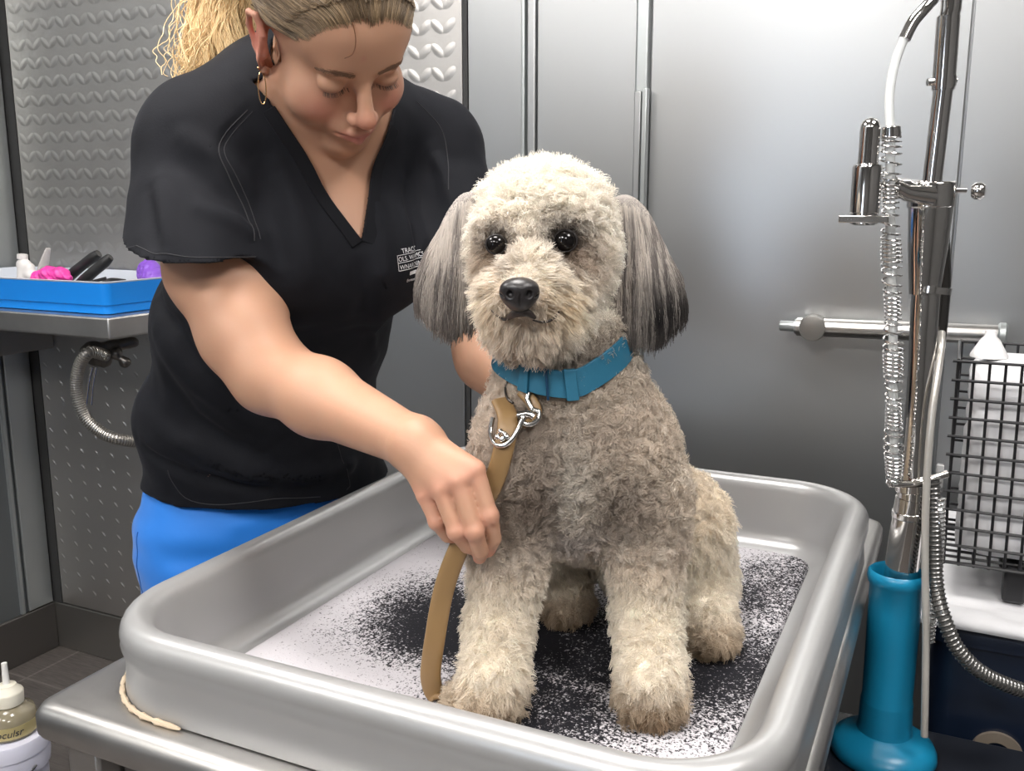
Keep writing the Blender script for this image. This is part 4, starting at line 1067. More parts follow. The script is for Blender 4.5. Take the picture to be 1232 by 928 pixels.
# ================================================================ leash held by the hand
M_leash = mat('tan_rubber', (.27, .165, .070), .42, 0, .5); bump(M_leash, noise(M_leash, coord(M_leash), 60, 4), .15, .001)
def snap(px, py, off, dmin=0):
    o_ = np.array([0, 0, CAMH]); d_ = wp(px, py, 1.) - o_; P, ok = D_.march(o_[None], d_[None], 1.4)
    t = ((P[0] - o_) @ d_) / (d_ @ d_); return o_ + d_ * (t - off)
la = [snap(603, 482, .018), snap(611, 505, .019), snap(606, 540, .019), q(594, 580, .866), q(574, 618, .868), q(552, 660, .870), q(534, 710, .869), q(523, 770, .868), q(518, 812, .872), floorpt(523, 834, .008), floorpt(532, 838, .007)]
leash = thing('leash', 'tan rubber leash strap held in the hand, its lower end on the mat', 'leash', la[-1])
lp = catmull(la, 10)
def strip(path, wd, th, wvec, name, m, parent, n=14):
    R = []; T = np.gradient(path, axis=0); T /= np.linalg.norm(T, axis=1)[:, None]
    wd = np.broadcast_to(wd, (len(path),))
    for i, p in enumerate(path):
        u = nz(wvec - T[i] * (wvec @ T[i])); w_ = np.cross(T[i], u)
        R.append([p + u * wd[i] * math.copysign(abs(math.cos(a)) ** .6, math.cos(a)) + w_ * th * math.copysign(abs(math.sin(a)) ** .8, math.sin(a)) for a in np.linspace(0, 2 * math.pi, n, endpoint=False)])
    return MB().rings(R).obj(name, m, parent, ang=60)
strip(lp, np.interp(np.arange(len(lp)), [0, 20, len(lp) - 12, len(lp) - 1], [.0098, .0098, .0105, .0055]), .0035, W([1, 0, 0]), 'strap', M_leash, leash)
strip(catmull([snap(628, 470, .016), snap(640, 484, .017), snap(644, 500, .017), snap(630, 512, .017)], 8), .0065, .0025, W([.7, 0, .6]), 'strap_loop', M_leash, leash)
clip_ = thing('snap_hook', 'shiny steel snap hook joining the blue collar to the tan leash', 'clip', snap(610, 520, .024))
def sn(l, off): return [snap(x, y, off) for x, y in l]
MB().tube(catmull(sn([(593, 503), (590, 520), (594, 533), (603, 537), (614, 531), (624, 515), (629, 503), (622, 499)], .026), 8), .0024, 12).obj('hook', M_ring, clip_)
MB().tube(catmull(sn([(622, 500), (634, 498), (642, 502)], .026), 6), .0034, 12).obj('swivel', M_ring, clip_)
MB().tube(catmull(sn([(634, 480), (640, 492), (648, 496), (647, 505), (638, 511), (628, 509)], .023), 8), .0026, 12).obj('collar_loop', M_ring, clip_)
MB().tube(catmull(sn([(634, 481), (637, 470), (642, 466)], .021), 6), .0026, 12).obj('collar_loop', M_ring, clip_)
f_ = F(); 
for (x, y) in [(598, 526), (604, 529), (607, 522), (602, 519), (610, 526)]: f_.ell(snap(x, y, .026), .0028, k=.002)
v_, q_ = f_.mesh(snap(604, 525, .026) - .02, snap(604, 525, .026) + .02, .0012); quads_obj('thumb_catch', v_, q_, M_ring, clip_)
MB().tube(catmull(sn([(617, 455), (610, 460), (608, 470), (611, 480), (617, 485)], .018), 8), .0013, 10).obj('wire_ring', mat('dark_wire_ring', (.1, .09, .08), .3, .8), clip_)
# ================================================================ person
Q = q
HO = np.array([-.2047, 1.123, 1.5618]); HS = 1.03
def headmat(yaw=39.6, pi=46.4, ro=-14.5):
    yaw, pi, ro = map(math.radians, (yaw, pi, ro))
    Fw = np.array([math.cos(pi) * math.sin(yaw), -math.cos(pi) * math.cos(yaw), -math.sin(pi)]); R = np.array([-math.cos(yaw), -math.sin(yaw), 0]); U = np.cross(R, Fw)
    R2 = R * math.cos(ro) + U * math.sin(ro); return np.stack([R2, Fw, np.cross(R2, Fw)], 1)
HM = RZ @ headmat(); HOw = W(HO)
def hl(x, y, z): return HOw + HM @ (np.array([x, y, z]) * HS)
def tolocal(P): return ((P - HOw) @ HM) / HS
B = F()
def hell(c, r, k=.01, op='add', R=None):
    RR = HM if R is None else HM @ R; B.ell(hl(*c), np.array(r) * HS if not np.isscalar(r) else r * HS, RR, k, op)
def hcap(pts, rs, k=.01, op='add'): B.chain([hl(*p) for p in pts], [r * HS for r in rs], k, op)
YL = rotm('Z', 30)
RT = RZ @ YL          # torso axes: lateral (towards her left, far), forward(back), up
def torso(fld, gr, hipdrop=0):
    def e(x, y, d, r, k=.06, rx=0): fld.ell(Q(x, y, d), np.array(r) + gr, RT @ rotm('X', rx), k)
    e(324, 600, 1.43, (.190, .138, .124), .02)
    e(313, 500, 1.385, (.170, .140, .13), .06)
    e(330, 395, 1.32, (.158, .128, .13), .06)
    e(365, 285, 1.255, (.160, .118, .12), .06)
    e(352, 318, 1.150, (.062, .052, .058), .05); e(446, 318, 1.205, (.062, .052, .058), .05)
    fld.chain([Q(243, 168, 1.165), Q(372, 132, 1.235), Q(522, 172, 1.345)], [.058 + gr, .066 + gr, .054 + gr], .05)
    fld.cap(Q(262, 150, 1.18), Q(314, 112, 1.225), .040 + gr, .033 + gr, .05)
    fld.cap(Q(372, 150, 1.24), Q(366, 215, 1.265), .10 + gr, .11 + gr, .05)
torso(B, 0)
# neck
nk0 = Q(374, 150, 1.245)
B.chain([nk0, hl(0, -.032, -.030)], [.054, .050], .03)
B.cap(Q(398, 170, 1.215), hl(0, -.010, -.058), .038, .030, .02)
# near arm
SH = Q(240, 185, 1.16); EL = Q(326, 450, 1.06); WR = Q(497, 533, .893)
B.chain([SH, Q(259, 325, 1.125), Q(293, 402, 1.085), EL], [.056, .0535, .0465, .0435], .03)
fm = EL + (WR - EL) * .38
B.cap(EL, fm, .0435, .0405, .02); B.cap(fm, WR, .0405, .0250, .02)
# near hand
mcp = [Q(571, 566, .853), Q(552, 579, .847), Q(531, 589, .850), Q(512, 596, .860)]
wr2 = WR + (mcp[1] - WR) * .12
for m_, r in zip(mcp, (.0108, .0110, .0105, .0096)): B.cap(wr2, m_, .0220, r, .011)
B.cap(WR, wr2, .0255, .0235, .012)
ff = [([mcp[0], Q(589, 621, .843), Q(594, 648, .853), Q(588, 663, .864)], (.0112, .0096, .0085, .0074)),
      ([mcp[1], Q(571, 640, .836), Q(578, 663, .848), Q(577, 671, .862)], (.0115, .0098, .0086, .0076)),
      ([mcp[2], Q(549, 640, .840), Q(562, 657, .853), Q(568, 660, .866)], (.0110, .0094, .0083, .0074)),
      ([mcp[3], Q(525, 628, .852), Q(538, 645, .864), Q(548, 648, .874)], (.0100, .0083, .0074, .0066))]
for pts, rs in ff:
    B.chain(pts, [r_ * .87 for r_ in rs], .0014)
    B.ell(pts[1], rs[1] * .95, k=.003)
B.chain([Q(528, 548, .892), Q(556, 575, .897), Q(572, 612, .893), Q(571, 640, .884)], [.016, .0130, .0108, .0088], .006)
# far arm and hand behind the dog
SF = Q(525, 200, 1.335); EF = Q(592, 428, 1.235); WF = Q(668, 492, 1.165)
B.cap(SF, EF, .056, .047, .03); B.chain([EF, EF + (WF - EF) * .4, WF], [.047, .042, .026], .02)
HN = Q(705, 505, 1.135)
for i in range(4):
    a = Q(712 + 5 * i, 488 + 13 * i, 1.128); B.cap(WF, a, .021, .011, .012)
for i in range(4):
    a = Q(712 + 5 * i, 488 + 13 * i, 1.128); B.chain([a, Q(745 + 5 * i, 488 + 14 * i, 1.115), Q(768 + 3 * i, 492 + 14 * i, 1.105)], [.0105, .0090, .0075], .003)
B.chain([WF + (HN - WF) * .2, Q(690, 468, 1.11), Q(712, 455, 1.10)], [.015, .011, .009], .006)
NH0 = len(B.ops)
# head
hell((0, -.012, .050), (.0745, .093, .076), .03)
hell((0, .030, -.030), (.0575, .054, .058), .035)
hell((0, .067, -.081), (.0205, .0175, .0145), .016)
for s in (-1, 1):
    hcap([(s * .050, .002, -.045), (0, .058, -.080)], [.019, .014], .028)
    hell((s * .040, .050, -.024), (.026, .028, .027), .022)
hcap([(-.030, .076, .031), (.030, .076, .031)], [.0085, .0085], .016)
hell((0, .058, .055), (.055, .026, .035), .03)
for s in (-1, 1): hell((s * .031, .095, .012), (.0165, .013, .0115), .012, 'sub')
hcap([(0, .082, .020), (0, .104, -.014)], [.0068, .0092], .013)
hell((0, .1065, -.018), (.0102, .0100, .0092), .008)
for s in (-1, 1): hell((s * .0112, .0970, -.0230), (.0066, .0090, .0068), .005)
for s in (-1, 1): hell((s * .0062, .1035, -.0305), (.0032, .0042, .0022), .002, 'sub')
hell((0, .076, -.048), (.028, .019, .021), .014)
for s in (-1, 1): hell((s * .031, .0745, .0125), (.0150, .0125, .0120), .003)
hcap([(-.022, .0835, -.0505), (-.008, .0955, -.0445), (0, .0970, -.0455), (.008, .0955, -.0445), (.022, .0835, -.0505)], [.0025, .0042, .0042, .0042, .0025], .003)
hcap([(-.019, .0845, -.0535), (0, .0950, -.0565), (.019, .0845, -.0535)], [.003, .0056, .003], .003)
hcap([(-.0245, .0845, -.0505), (-.010, .0985, -.0498), (0, .1005, -.0505), (.010, .0985, -.0498), (.0245, .0845, -.0505)], [.0012, .0010, .0010, .0010, .0012], .0022, 'sub')
for s in (-1, 1): hell((s * .031, .0885, .0028), (.0125, .0022, .0010), .0012, 'sub', R=rotm('X', 10))   # lash line crease
for s in (-1, 1):      # ears
    E_ = rotm('Z', s * -24) @ rotm('X', 12)
    hell((s * .0765, -.010, .006), (.0065, .0185, .031), .005, R=E_)
    hcap([(s * .0745, .003, -.004), (s * .0800, .004, .020), (s * .0840, -.008, .036), (s * .0865, -.021, .030), (s * .0850, -.025, .012), (s * .0800, -.018, -.010), (s * .0755, -.008, -.025)], [.0025, .0030, .0036, .0036, .0032, .0030, .0040], .003)
    hell((s * .0745, -.003, -.0275), (.0048, .0080, .0090), .004)
    hell((s * .0845, -.006, .004), (.0060, .0095, .0170), .004, 'sub', R=E_)
    hell((s * .0775, .0045, -.004), (.0035, .0040, .0070), .003)
bl_ = np.array([HOw, Q(150, 650, 1.3), Q(560, 700, .85), Q(800, 500, 1.2), Q(220, 100, 1.3), Q(300, 600, 1.6), Q(560, 120, 1.5), Q(120, 300, 1.1)])
hemp = Q(330, 606, 1.30)
lo = bl_.min(0) - .10; hi = bl_.max(0) + .10; lo[2] = hemp[2] + .012; hi[2] = HOw[2] + .20
bv, bq = B.mesh(lo, hi, .0022)
bv0 = bv.copy()
print('person mesh', len(bv))
person = thing('person', 'person in black scrub top and blue trousers bending over the tub, holding the leash', 'person', (wp(320, 600, 1.39)[0], wp(320, 600, 1.39)[1], 0))
M_skin = mat('skin', (.62, .36, .24), .48, 0, .35, Subsurface_Weight=.12, Subsurface_Scale=.008)
M_skin.node_tree.nodes['Principled BSDF'].inputs['Subsurface Radius'].default_value = (1, .35, .2)
vcol_mat(M_skin); bump(M_skin, noise(M_skin, coord(M_skin), 700, 2), .12, .0004)
def skin_col(P):
    n = len(P); c = np.tile(np.array([.52, .295, .195]), (n, 1)); l = tolocal(P)
    c = mixc(c, (.49, .27, .175), sstep(.4, .8, vnoise(P, 30, 5)) * .5)
    def sp(cen, r, col, w=1., world=False):
        nonlocal c
        dl = (P - np.asarray(cen)) if world else (l - np.asarray(cen))
        c = mixc(c, col, np.clip(np.exp(-((dl / np.asarray(r)) ** 2).sum(-1)) * w, 0, 1))
    red = (.58, .235, .175)
    for s in (-1, 1):
        sp((s * .040, .072, -.022), (.02, .03, .018), red, .75); sp((s * .08, -.008, .008), (.012, .03, .035), (.66, .24, .19), .9)
        sp((s * .031, .085, .006), (.018, .02, .006), (.40, .22, .17), .7)
    sp((0, .110, -.02), (.016, .015, .014), red, .8)
    sp((.006, .09, .052), (.003, .02, .0035), (.50, .24, .18), .8)
    lip = np.exp(-(((l - (0, .092, -.0505)) / (.0215, .02, .0080)) ** 2).sum(-1) ** 1.5); lip = np.clip(lip * 1.5, 0, 1) * (l[:, 1] > .075)
    c = mixc(c, (.52, .20, .175), lip * .85)
    for pts, rs in ff: sp(pts[1], (.009,) * 3, red, .8, True); sp(pts[-1], (.012,) * 3, red, .7, True)
    for m_ in mcp: sp(m_, (.013,) * 3, (.62, .27, .20), .6, True)
    for (x, y) in [(245, 385), (262, 350), (365, 520), (355, 495), (405, 505)]:
        o_ = np.array([0, 0, CAMH]); d_ = wp(x, y, 1.) - o_
    return c
# eyelashes, brows
M_hair = mat('hair_strands', (.3, .2, .1), .42, 0, .5); vcol_mat(M_hair)
def onhead(P, off=0.):
    P = np.asarray(P, float); 
    for _ in range(5): P = P - B.grad(P, .001) * (B.ev(P.astype(np.float32))[:, None] - off) * .9
    return P
rng = np.random.default_rng(5)
for s in (-1, 1):
    n = 260; u = rng.random(n); v = rng.normal(0, .0016, n) * (1 - .5 * u)
    x = s * (.012 + .036 * u); z = .0300 + .0065 * np.sin(u * 2.4) + v - .005 * u ** 3
    r0 = np.stack([x, np.full(n, .088 - .016 * u ** 2), z], 1); r0 = HOw + (r0 * HS) @ HM.T; r0 = onhead(r0, 0)
    dr_ = np.stack([np.full(n, s * .006), np.full(n, .0), .0022 - .004 * u], 1) @ HM.T
    pts = r0[:, None] + dr_[:, None] * np.linspace(0, 1, 5)[None, :, None]; sh_ = pts.shape; pts = onhead(pts.reshape(-1, 3), .0007).reshape(sh_)
    strands('eyebrow', pts, .00017, np.tile([.20, .11, .065], (n, 1)), M_hair, person)
    n = 70; u = rng.random(n); x = s * (.031 + .0145 * (u * 2 - 1)); zz = .0035 - .0015 * (1 - (u * 2 - 1) ** 2)
    r0 = HOw + (np.stack([x, .0885 - .004 * (u * 2 - 1) ** 2, zz], 1) * HS) @ HM.T; r0 = onhead(r0, 0)
    dr_ = np.stack([s * .003 * (u - .3), np.full(n, .0050), np.full(n, -.0045)], 1) @ HM.T
    t = np.linspace(0, 1, 6); pts = r0[:, None] + dr_[:, None] * t[None, :, None] + (HM @ np.array([0, 0, .0025]))[None, None] * (t ** 2)[None, :, None]
    strands('eyelash', pts, .00019 * (1 - .7 * t)[None] * np.ones((n, 1)), np.tile([.03, .018, .012], (n, 1)), M_hair, person)
# scalp hair
def hairline(l):
    x, y, z = l[..., 0], l[..., 1], l[..., 2]
    h = np.where(y > 0, .034 + .048 * (np.clip(y, 0, .1) / .078) ** 1.6 - .010 * sstep(.02, .06, y) * sstep(.03, .06, np.abs(x)), .034 + y * 1.15)
    return z - h - .007 * (vnoise(l * np.array([1, 1, .4]), 130, 4) - .5)
lv = tolocal(bv); hm = (hairline(lv) > .005) & (np.linalg.norm(lv - (0, -.012, .05), axis=1) < .12) & ~((np.abs(lv[:, 0]) > .0745) & (lv[:, 2] < .046))
fsel = hm[bq].all(1)
ids = np.unique(bq[fsel]); rem = -np.ones(len(bv), int); rem[ids] = np.arange(len(ids))
cv = bv[ids]; cn = B.grad(cv, .002)
hl_ = hairline(tolocal(cv)); th_ = .0003 + .0010 * sstep(0, .03, hl_)
cvo = cv + cn * th_[:, None]
M_scalp = mat('hair_base', (.15, .105, .065), .6)
hair = quads_obj('hair', cvo, rem[bq[fsel]], M_scalp, person)
TIE = hl(.004, -.116, .020)
n = 11000
hq = bq[((hairline(lv) > -.003) & (np.linalg.norm(lv - (0, -.012, .05), axis=1) < .12) & ~((np.abs(lv[:, 0]) > .0745) & (lv[:, 2] < .046)))[bq].all(1)]
R0 = surface_samples(bv, hq, n, rng, lambda P: sstep(-.003, .004, hairline(tolocal(P))) * (.25 + 3.2 * np.exp(-((hairline(tolocal(P)) - .003) / .011) ** 2)))
k = 14; t = np.linspace(0, 1, k)
BH = F(); BH.ops = B.ops[NH0:]; h0 = hairline(tolocal(R0)); lk = vnoise(tolocal(R0), 90, 3)
pts = np.empty((n, k, 3))
for j, tt_ in enumerate(t):
    P = R0 * (1 - tt_) + TIE * tt_
    P = P + (HM @ np.array([0, 0, 1.]))[None] * (.006 * math.sin(tt_ * math.pi))
    Pw = P; off = .0007 + (.0045 * sstep(0, .25, tt_) + .0045 * sstep(.05, .5, tt_) * lk) + np.abs(rng.normal(0, .0006, n)) * min(1, tt_ * 4)
    for _ in range(3): Pw = Pw - BH.grad(Pw, .002) * (BH.ev(Pw.astype(np.float32)) - off)[:, None]
    w_ = sstep(.86, 1.0, np.array(tt_)); pts[:, j] = Pw * (1 - w_) + (TIE + rng.normal(0, .004, (n, 3))) * w_
hc_ = mixc(np.tile([.13, .088, .052], (n, 1)), (.34, .24, .14), sstep(.35, .75, vnoise(tolocal(R0) * [1, .3, 1], 260, 6) * .6 + rng.random(n) * .4))
hc_ *= (1 + rng.normal(0, .12, (n, 1)))
strands('combed_hair', pts, (.00030 * np.clip(.35 + t * 8, 0, 1))[None] * np.ones((n, 1)), hc_, M_hair, hair)
# stray wisp on the forehead
wpts = catmull([hl(.018, .078, .088), hl(.017, .088, .075), hl(.020, .092, .062), hl(.028, .091, .056)], 5)
strands('loose_wisp', wpts[None] + rng.normal(0, .0004, (3, 1, 3)), .00030, np.tile([.22, .10, .05], (3, 1)), M_hair, hair)
# ponytail
PT = [TIE, Q(278, -42, 1.235), Q(272, 5, 1.245), Q(270, 55, 1.235), Q(274, 105, 1.225)]
pc_ = catmull(PT, 6); kk = len(pc_); n = 8500
th = rng.random(n) * 2 * np.pi; rr = np.sqrt(rng.random(n)); Tt = np.linspace(0, 1, kk)
wid = np.interp(Tt, [0, .12, .45, .8, 1], [.010, .026, .042, .043, .036])
lockp = vnoise(np.stack([np.cos(th) * rr, np.sin(th) * rr, rr], 1), 4.5, 7)
ux = RZ @ np.array([1, 0, 0]); uy = RZ @ np.array([0, 1, 0]); P = np.empty((n, kk, 3))
for j in range(kk):
    wv = .0065 * math.sin(Tt[j] * 11) * 1
    P[:, j] = pc_[j] + ((np.cos(th) * rr * wid[j]) + .009 * np.sin(Tt[j] * 13 + lockp * 14) * Tt[j] + rng.normal(0, .0012, n) * Tt[j])[:, None] * ux + ((np.sin(th) * rr * wid[j] * .6) + .006 * np.cos(Tt[j] * 12 + lockp * 11) * Tt[j])[:, None] * uy
fz = rng.random(n) < .035; P[fz] += (np.cumsum(rng.normal(0, .0022, (fz.sum(), kk, 3)), 1) + (RZ @ np.array([-.022, 0, .004]))[None, None] * Tt[None, :, None] ** 1.5)
cb = mixc(np.tile([.88, .66, .36], (n, 1)), (.48, .31, .14), sstep(.45, .8, vnoise(np.stack([th * 2, rr * 3, rr], 1), 5, 8) * .6 + rng.random(n) * .4))
keepn = (rng.random(n) * .25 + .75)
strands('ponytail', P, .00046, cb, M_hair, hair)
# earring
lob = hl(.0775, -.003, -.034)
er = thing  # (kept as part)
dn = np.array([0, 0, -1.]); ax_ = ux
er_pts = [lob + dn * (.018 * (1 - math.cos(a))) + ax_ * .0045 * math.sin(a) * (1 if True else 0) for a in np.linspace(0, 2 * math.pi, 28, endpoint=False)]
M_gold = mat('gold', (.85, .55, .28), .2, 1.)
eo = MB().tube(er_pts, .0007, 8, loop=True).obj('earring', M_gold, person)
f_ = F(); f_.ell(lob + HM @ np.array([.003, 0, .005]), .0021); v_, q_ = f_.mesh(lob - .02, lob + .02, .0008); quads_obj('ear_stud', v_, q_, M_gold, person)
# ================================================================ scrub top
T_ = F(); torso(T_, .010)
hemz = Q(330, 606, 1.28)[2]
hemn = nz(W([.05, .0, 1.]))
def hemplane(P): return -((P - hemp.astype(np.float32)) @ hemn.astype(np.float32))
SHs = Q(238, 190, 1.165); SHe = Q(238, 345, 1.085)
sl_dir = nz(Q(231, 322, 1.10) - Q(236, 190, 1.165)); hem0 = Q(228, 314, 1.03)
hn0 = nz(W([-.10, .22, -1.0])); 
def sleeve_fn(grow, ext):
    A_ = F(); A_.cap(SHs, SHs + sl_dir * .18, .070 + grow, .084 + grow, .02)
    def fn(P): return np.maximum(A_.ev(P), (P - hem0.astype(np.float32)) @ hn0.astype(np.float32) - ext)
    return fn
SFs = Q(528, 195, 1.335); SFd = nz(EF - SF); hemF = SF + SFd * .17
def sleeve2_fn(grow, ext):
    A_ = F(); A_.cap(SFs, SFs + SFd * .2, .060 + grow, .074 + grow, .02)
    def fn(P): return np.maximum(A_.ev(P), (P - hemF.astype(np.float32)) @ SFd.astype(np.float32) - ext)
    return fn
OUT = F()
OUT.add(lambda P: np.maximum(T_.ev(P), hemplane(P)), .01)
OUT.add(sleeve_fn(0, 0), .035); OUT.add(sleeve2_fn(0, 0), .03)
VA = Q(322, 95, 1.15); VB = Q(434, 288, 1.10); VC = Q(478, 128, 1.24)
# move V points on the shirt surface
def ontop(F_, p, off=0):
    p = np.asarray(p, float)[None]
    for _ in range(8): p = p - F_.grad(p, .001) * (F_.ev(p.astype(np.float32))[:, None] - off)
    return p[0]
def hit(F_, px, py, dflt=1.2):
    o_ = np.array([0, 0, CAMH]); d_ = wp(px, py, 1.) - o_; P, ok = F_.march(o_[None] + d_[None] * .4, d_[None], 1.4, 220)
    return P[0] if ok[0] else wp(px, py, dflt)
VB = hit(OUT, 436, 290); VA = hit(OUT, 330, 128, 1.19); VC = hit(OUT, 470, 150, 1.27)
vn = nz(np.cross(VB - VA, VC - VA)); vn = vn if vn @ (np.array([0, 0, CAMH]) - VB) > 0 else -vn
e1 = nz(np.cross(vn, VA - VB)); e1 = e1 if e1 @ (VC - VB) < 0 else -e1
e2 = nz(np.cross(vn, VC - VB)); e2 = e2 if e2 @ (VA - VB) < 0 else -e2
bk_ = Q(385, 130, 1.235); f32 = np.float32; vup = nz((VA + VC) / 2 - VB).astype(f32)
def vee(P):
    return np.maximum(np.maximum((P - VB.astype(f32)) @ e1.astype(f32), (P - VB.astype(f32)) @ e2.astype(f32)), np.maximum(-((P - bk_.astype(f32)) @ vn.astype(f32)), (P - VA.astype(f32)) @ vup - f32(.035)))
folds = []
def fold(pts, amp, wd): folds.append((np.array([hit(OUT, *p) for p in pts], np.float32), amp, wd))
fold([(222, 165), (262, 190), (300, 232)], .006, .012)
fold([(205, 190), (250, 225), (298, 262)], -.003, .012)
fold([(192, 215), (200, 262), (206, 300)], .005, .010)
fold([(180, 230), (184, 270), (186, 305)], -.004, .008)
fold([(240, 250), (285, 268), (312, 285)], .005, .010)
fold([(310, 240), (330, 275), (345, 330)], -.0045, .012)
fold([(335, 200), (360, 260), (372, 330)], .005, .014)
fold([(455, 250), (460, 330), (452, 430)], .006, .012)
fold([(430, 300), (436, 380), (430, 460)], -.004, .014)
fold([(490, 215), (500, 270), (496, 340)], -.005, .010)
fold([(520, 180), (535, 210), (545, 250)], .005, .010)
fold([(190, 400), (250, 470), (330, 520)], .008, .016)
fold([(172, 430), (230, 505), (310, 548)], -.008, .014)
fold([(168, 480), (220, 535), (300, 570), (390, 568)], .008, .014)
fold([(165, 530), (230, 572), (320, 588)], -.006, .012)
fold([(350, 575), (420, 560), (480, 540)], .006, .012)
fold([(190, 350), (215, 400), (250, 450)], -.006, .012)
# seams
fold([(298, 130), (272, 160), (262, 185), (275, 215), (296, 250), (306, 290)], -.0012, .008)
fold([(290, 128), (262, 158), (252, 186), (266, 220), (287, 254), (298, 296)], .0012, .008)
def fold_disp(P, d):
    out = np.zeros(P.shape[:-1], np.float32)
    c = P.reshape(-1, 3); m0 = c.min(0); m1 = c.max(0)
    for pts, amp, wd in folds:
        if (pts.min(0) > m1 + wd * 3).any() or (pts.max(0) < m0 - wd * 3).any(): continue
        L_ = np.full(P.shape[:-1], 1e9, np.float32); 
        nseg = len(pts) - 1
        env = np.zeros_like(L_)
        for i in range(nseg):
            a, b = pts[i], pts[i + 1]; ba = b - a; t = np.clip(((P - a) @ ba) / (ba @ ba), 0, 1); dd_ = ((P - a - t[..., None] * ba) ** 2).sum(-1)
            m = dd_ < L_; L_ = np.where(m, dd_, L_); env = np.where(m, (i + t) / nseg, env)
        out -= 1.5 * amp * np.exp(-L_ / wd ** 2) * (np.sin(np.clip(env, .04, .96) * np.pi) ** .5 if wd > .005 else 1)
    out += .0035 * (vnoise(P * np.array([1, 1, .6], f32), 16, 11) - .5) + .0016 * (vnoise(P, 45, 12) - .5)
    return out
SHT = F(); SHT.ops = list(OUT.ops)
base_ev = F.ev
class Shirt(F):
    def ev(s, P, ops=None):
        o_ = base_ev(OUT, P) ; o_ = o_ + fold_disp(P, o_)
        inn = -(o_ + .007)
        d = np.maximum(o_, inn)
        # open hems and neck
        d = np.maximum(d, -np.maximum(T_.ev(P) + .019, -hemplane(P) * 0 + (P[..., 2] - hemp[2].astype(f32)) - .02))
        cutn = np.maximum(vee(P), -1)
        d = np.maximum(d, -cutn)
        d = np.maximum(d, -nh.ev(P)); d = np.maximum(d, -s.s1(P)); d = np.maximum(d, -s.s2(P))
        return d
SX = Shirt(); SX.ops = OUT.ops
nh = F(); nh.cap(nk0 + np.array([0, 0, -.01]), hl(0, -.026, -.03), .054, .057, .01)
SX.s1 = sleeve_fn(-.0210, .01); SX.s2 = sleeve2_fn(-.0140, .01)
cs = np.array([Q(130, 300, 1.0), Q(140, 620, 1.5), Q(600, 300, 1.45), Q(500, 600, 1.55), Q(300, 60, 1.35), Q(150, 600, 1.2), Q(600, 160, 1.2), Q(330, 300, 1.0)])
lo = cs.min(0) - .05; hi = cs.max(0) + .05; lo[2] = hemp[2] - .06
sv, sq = SX.mesh(lo, hi, .0030)
M_scrub = mat('scrub_fabric', (.0065, .0072, .0105), .8, 0, .22, Sheen_Weight=.07, Sheen_Roughness=.4)
N, L, b = nodes(M_scrub); b.inputs['Sheen Tint'].default_value = (.30, .30, .34, 1)
bump(M_scrub, noise(M_scrub, coord(M_scrub), 380, 3, .7), .25, .0008)
shirt = quads_obj('scrub_top', sv, sq, M_scrub, person); print('shirt', len(sv))
# the body stays inside the clothes
A1 = F(); A1.ops = list(T_.ops); A1.cap(SHs, SHs + sl_dir * .18, .070, .084, .035); A1.cap(SFs, SFs + SFd * .2, .060, .074, .03)
for _ in range(5):
    P = bv.astype(f32); dU = A1.ev(P)
    fd = fold_disp(P, None)
    onarm1 = (P - hem0.astype(f32)) @ hn0.astype(f32); arm2 = (P - hemF.astype(f32)) @ SFd.astype(f32)
    cov = (dU + fd > -.013) & (dU < .035) & (onarm1 < .004) & (arm2 < .004) & (vee(P) > .004) & (nh.ev(P) > -.002)
    if not cov.any(): break
    G = A1.grad(P[cov], .002); bv[cov] = bv[cov] - G * np.minimum((dU + fd)[cov] + .0135, .02)[:, None] * .8
ps = quads_obj('body', bv, bq, M_skin, person); vcol(ps, skin_col(bv0))
# neckband along the V
def band_on(pts, wd, th, name, m, parent, shift):
    P = catmull(pts, 10); FF = OUT
    for _ in range(6): P = P - FF.grad(P, .001) * (FF.ev(P.astype(np.float32)) + fold_disp(P.astype(f32), None))[:, None]
    Nn = FF.grad(P, .002); Tg = np.gradient(P, axis=0); Tg /= np.linalg.norm(Tg, axis=1)[:, None]
    S_ = np.cross(Nn, Tg); R = []
    for i in range(len(P)):
        c_ = P[i] + S_[i] * shift
        R.append([c_ - S_[i] * wd - Nn[i] * .001, c_ + S_[i] * wd - Nn[i] * .001, c_ + S_[i] * (wd - .001) + Nn[i] * th, c_ - S_[i] * (wd - .001) + Nn[i] * th])
    return MB().rings(R).obj(name, m, parent, ang=50, bev=.0006)
M_band = mat('scrub_band', (.006, .0065, .009), .85, 0, .2, Sheen_Weight=.05); N, L, b = nodes(M_band); b.inputs['Sheen Tint'].default_value = (.3, .3, .34, 1)
band_on([VA, VA * .5 + VB * .5, VB], .0085, .0022, 'neckband', M_band, shirt, -.0075)
band_on([VB, VB * .5 + VC * .5, VC], .0085, .0022, 'neckband', M_band, shirt, -.0075)
# stitched hem lines
M_thread = mat('seam_thread', (.03, .03, .034), .8)
def seam(pts, r, name='stitching'):
    P = catmull([hit(OUT, *p) for p in pts], 8)
    for _ in range(4): P = P - OUT.grad(P, .001) * (OUT.ev(P.astype(f32)) + fold_disp(P.astype(f32), None) - .0002)[:, None]
    return MB().tube(P, r, 6).obj(name, M_thread, shirt)
seam([(146, 288), (165, 296), (200, 306), (250, 310), (308, 309)], .0006)
seam([(160, 592), (230, 603), (330, 600), (420, 585), (470, 570)], .0006)
seam([(298, 132), (272, 160), (262, 185), (275, 215), (296, 250), (306, 290)], .0007)
seam([(304, 134), (279, 162), (269, 185), (282, 214), (303, 249), (313, 288)], .0005)
seam([(500, 122), (528, 150), (538, 185), (540, 230)], .0006)
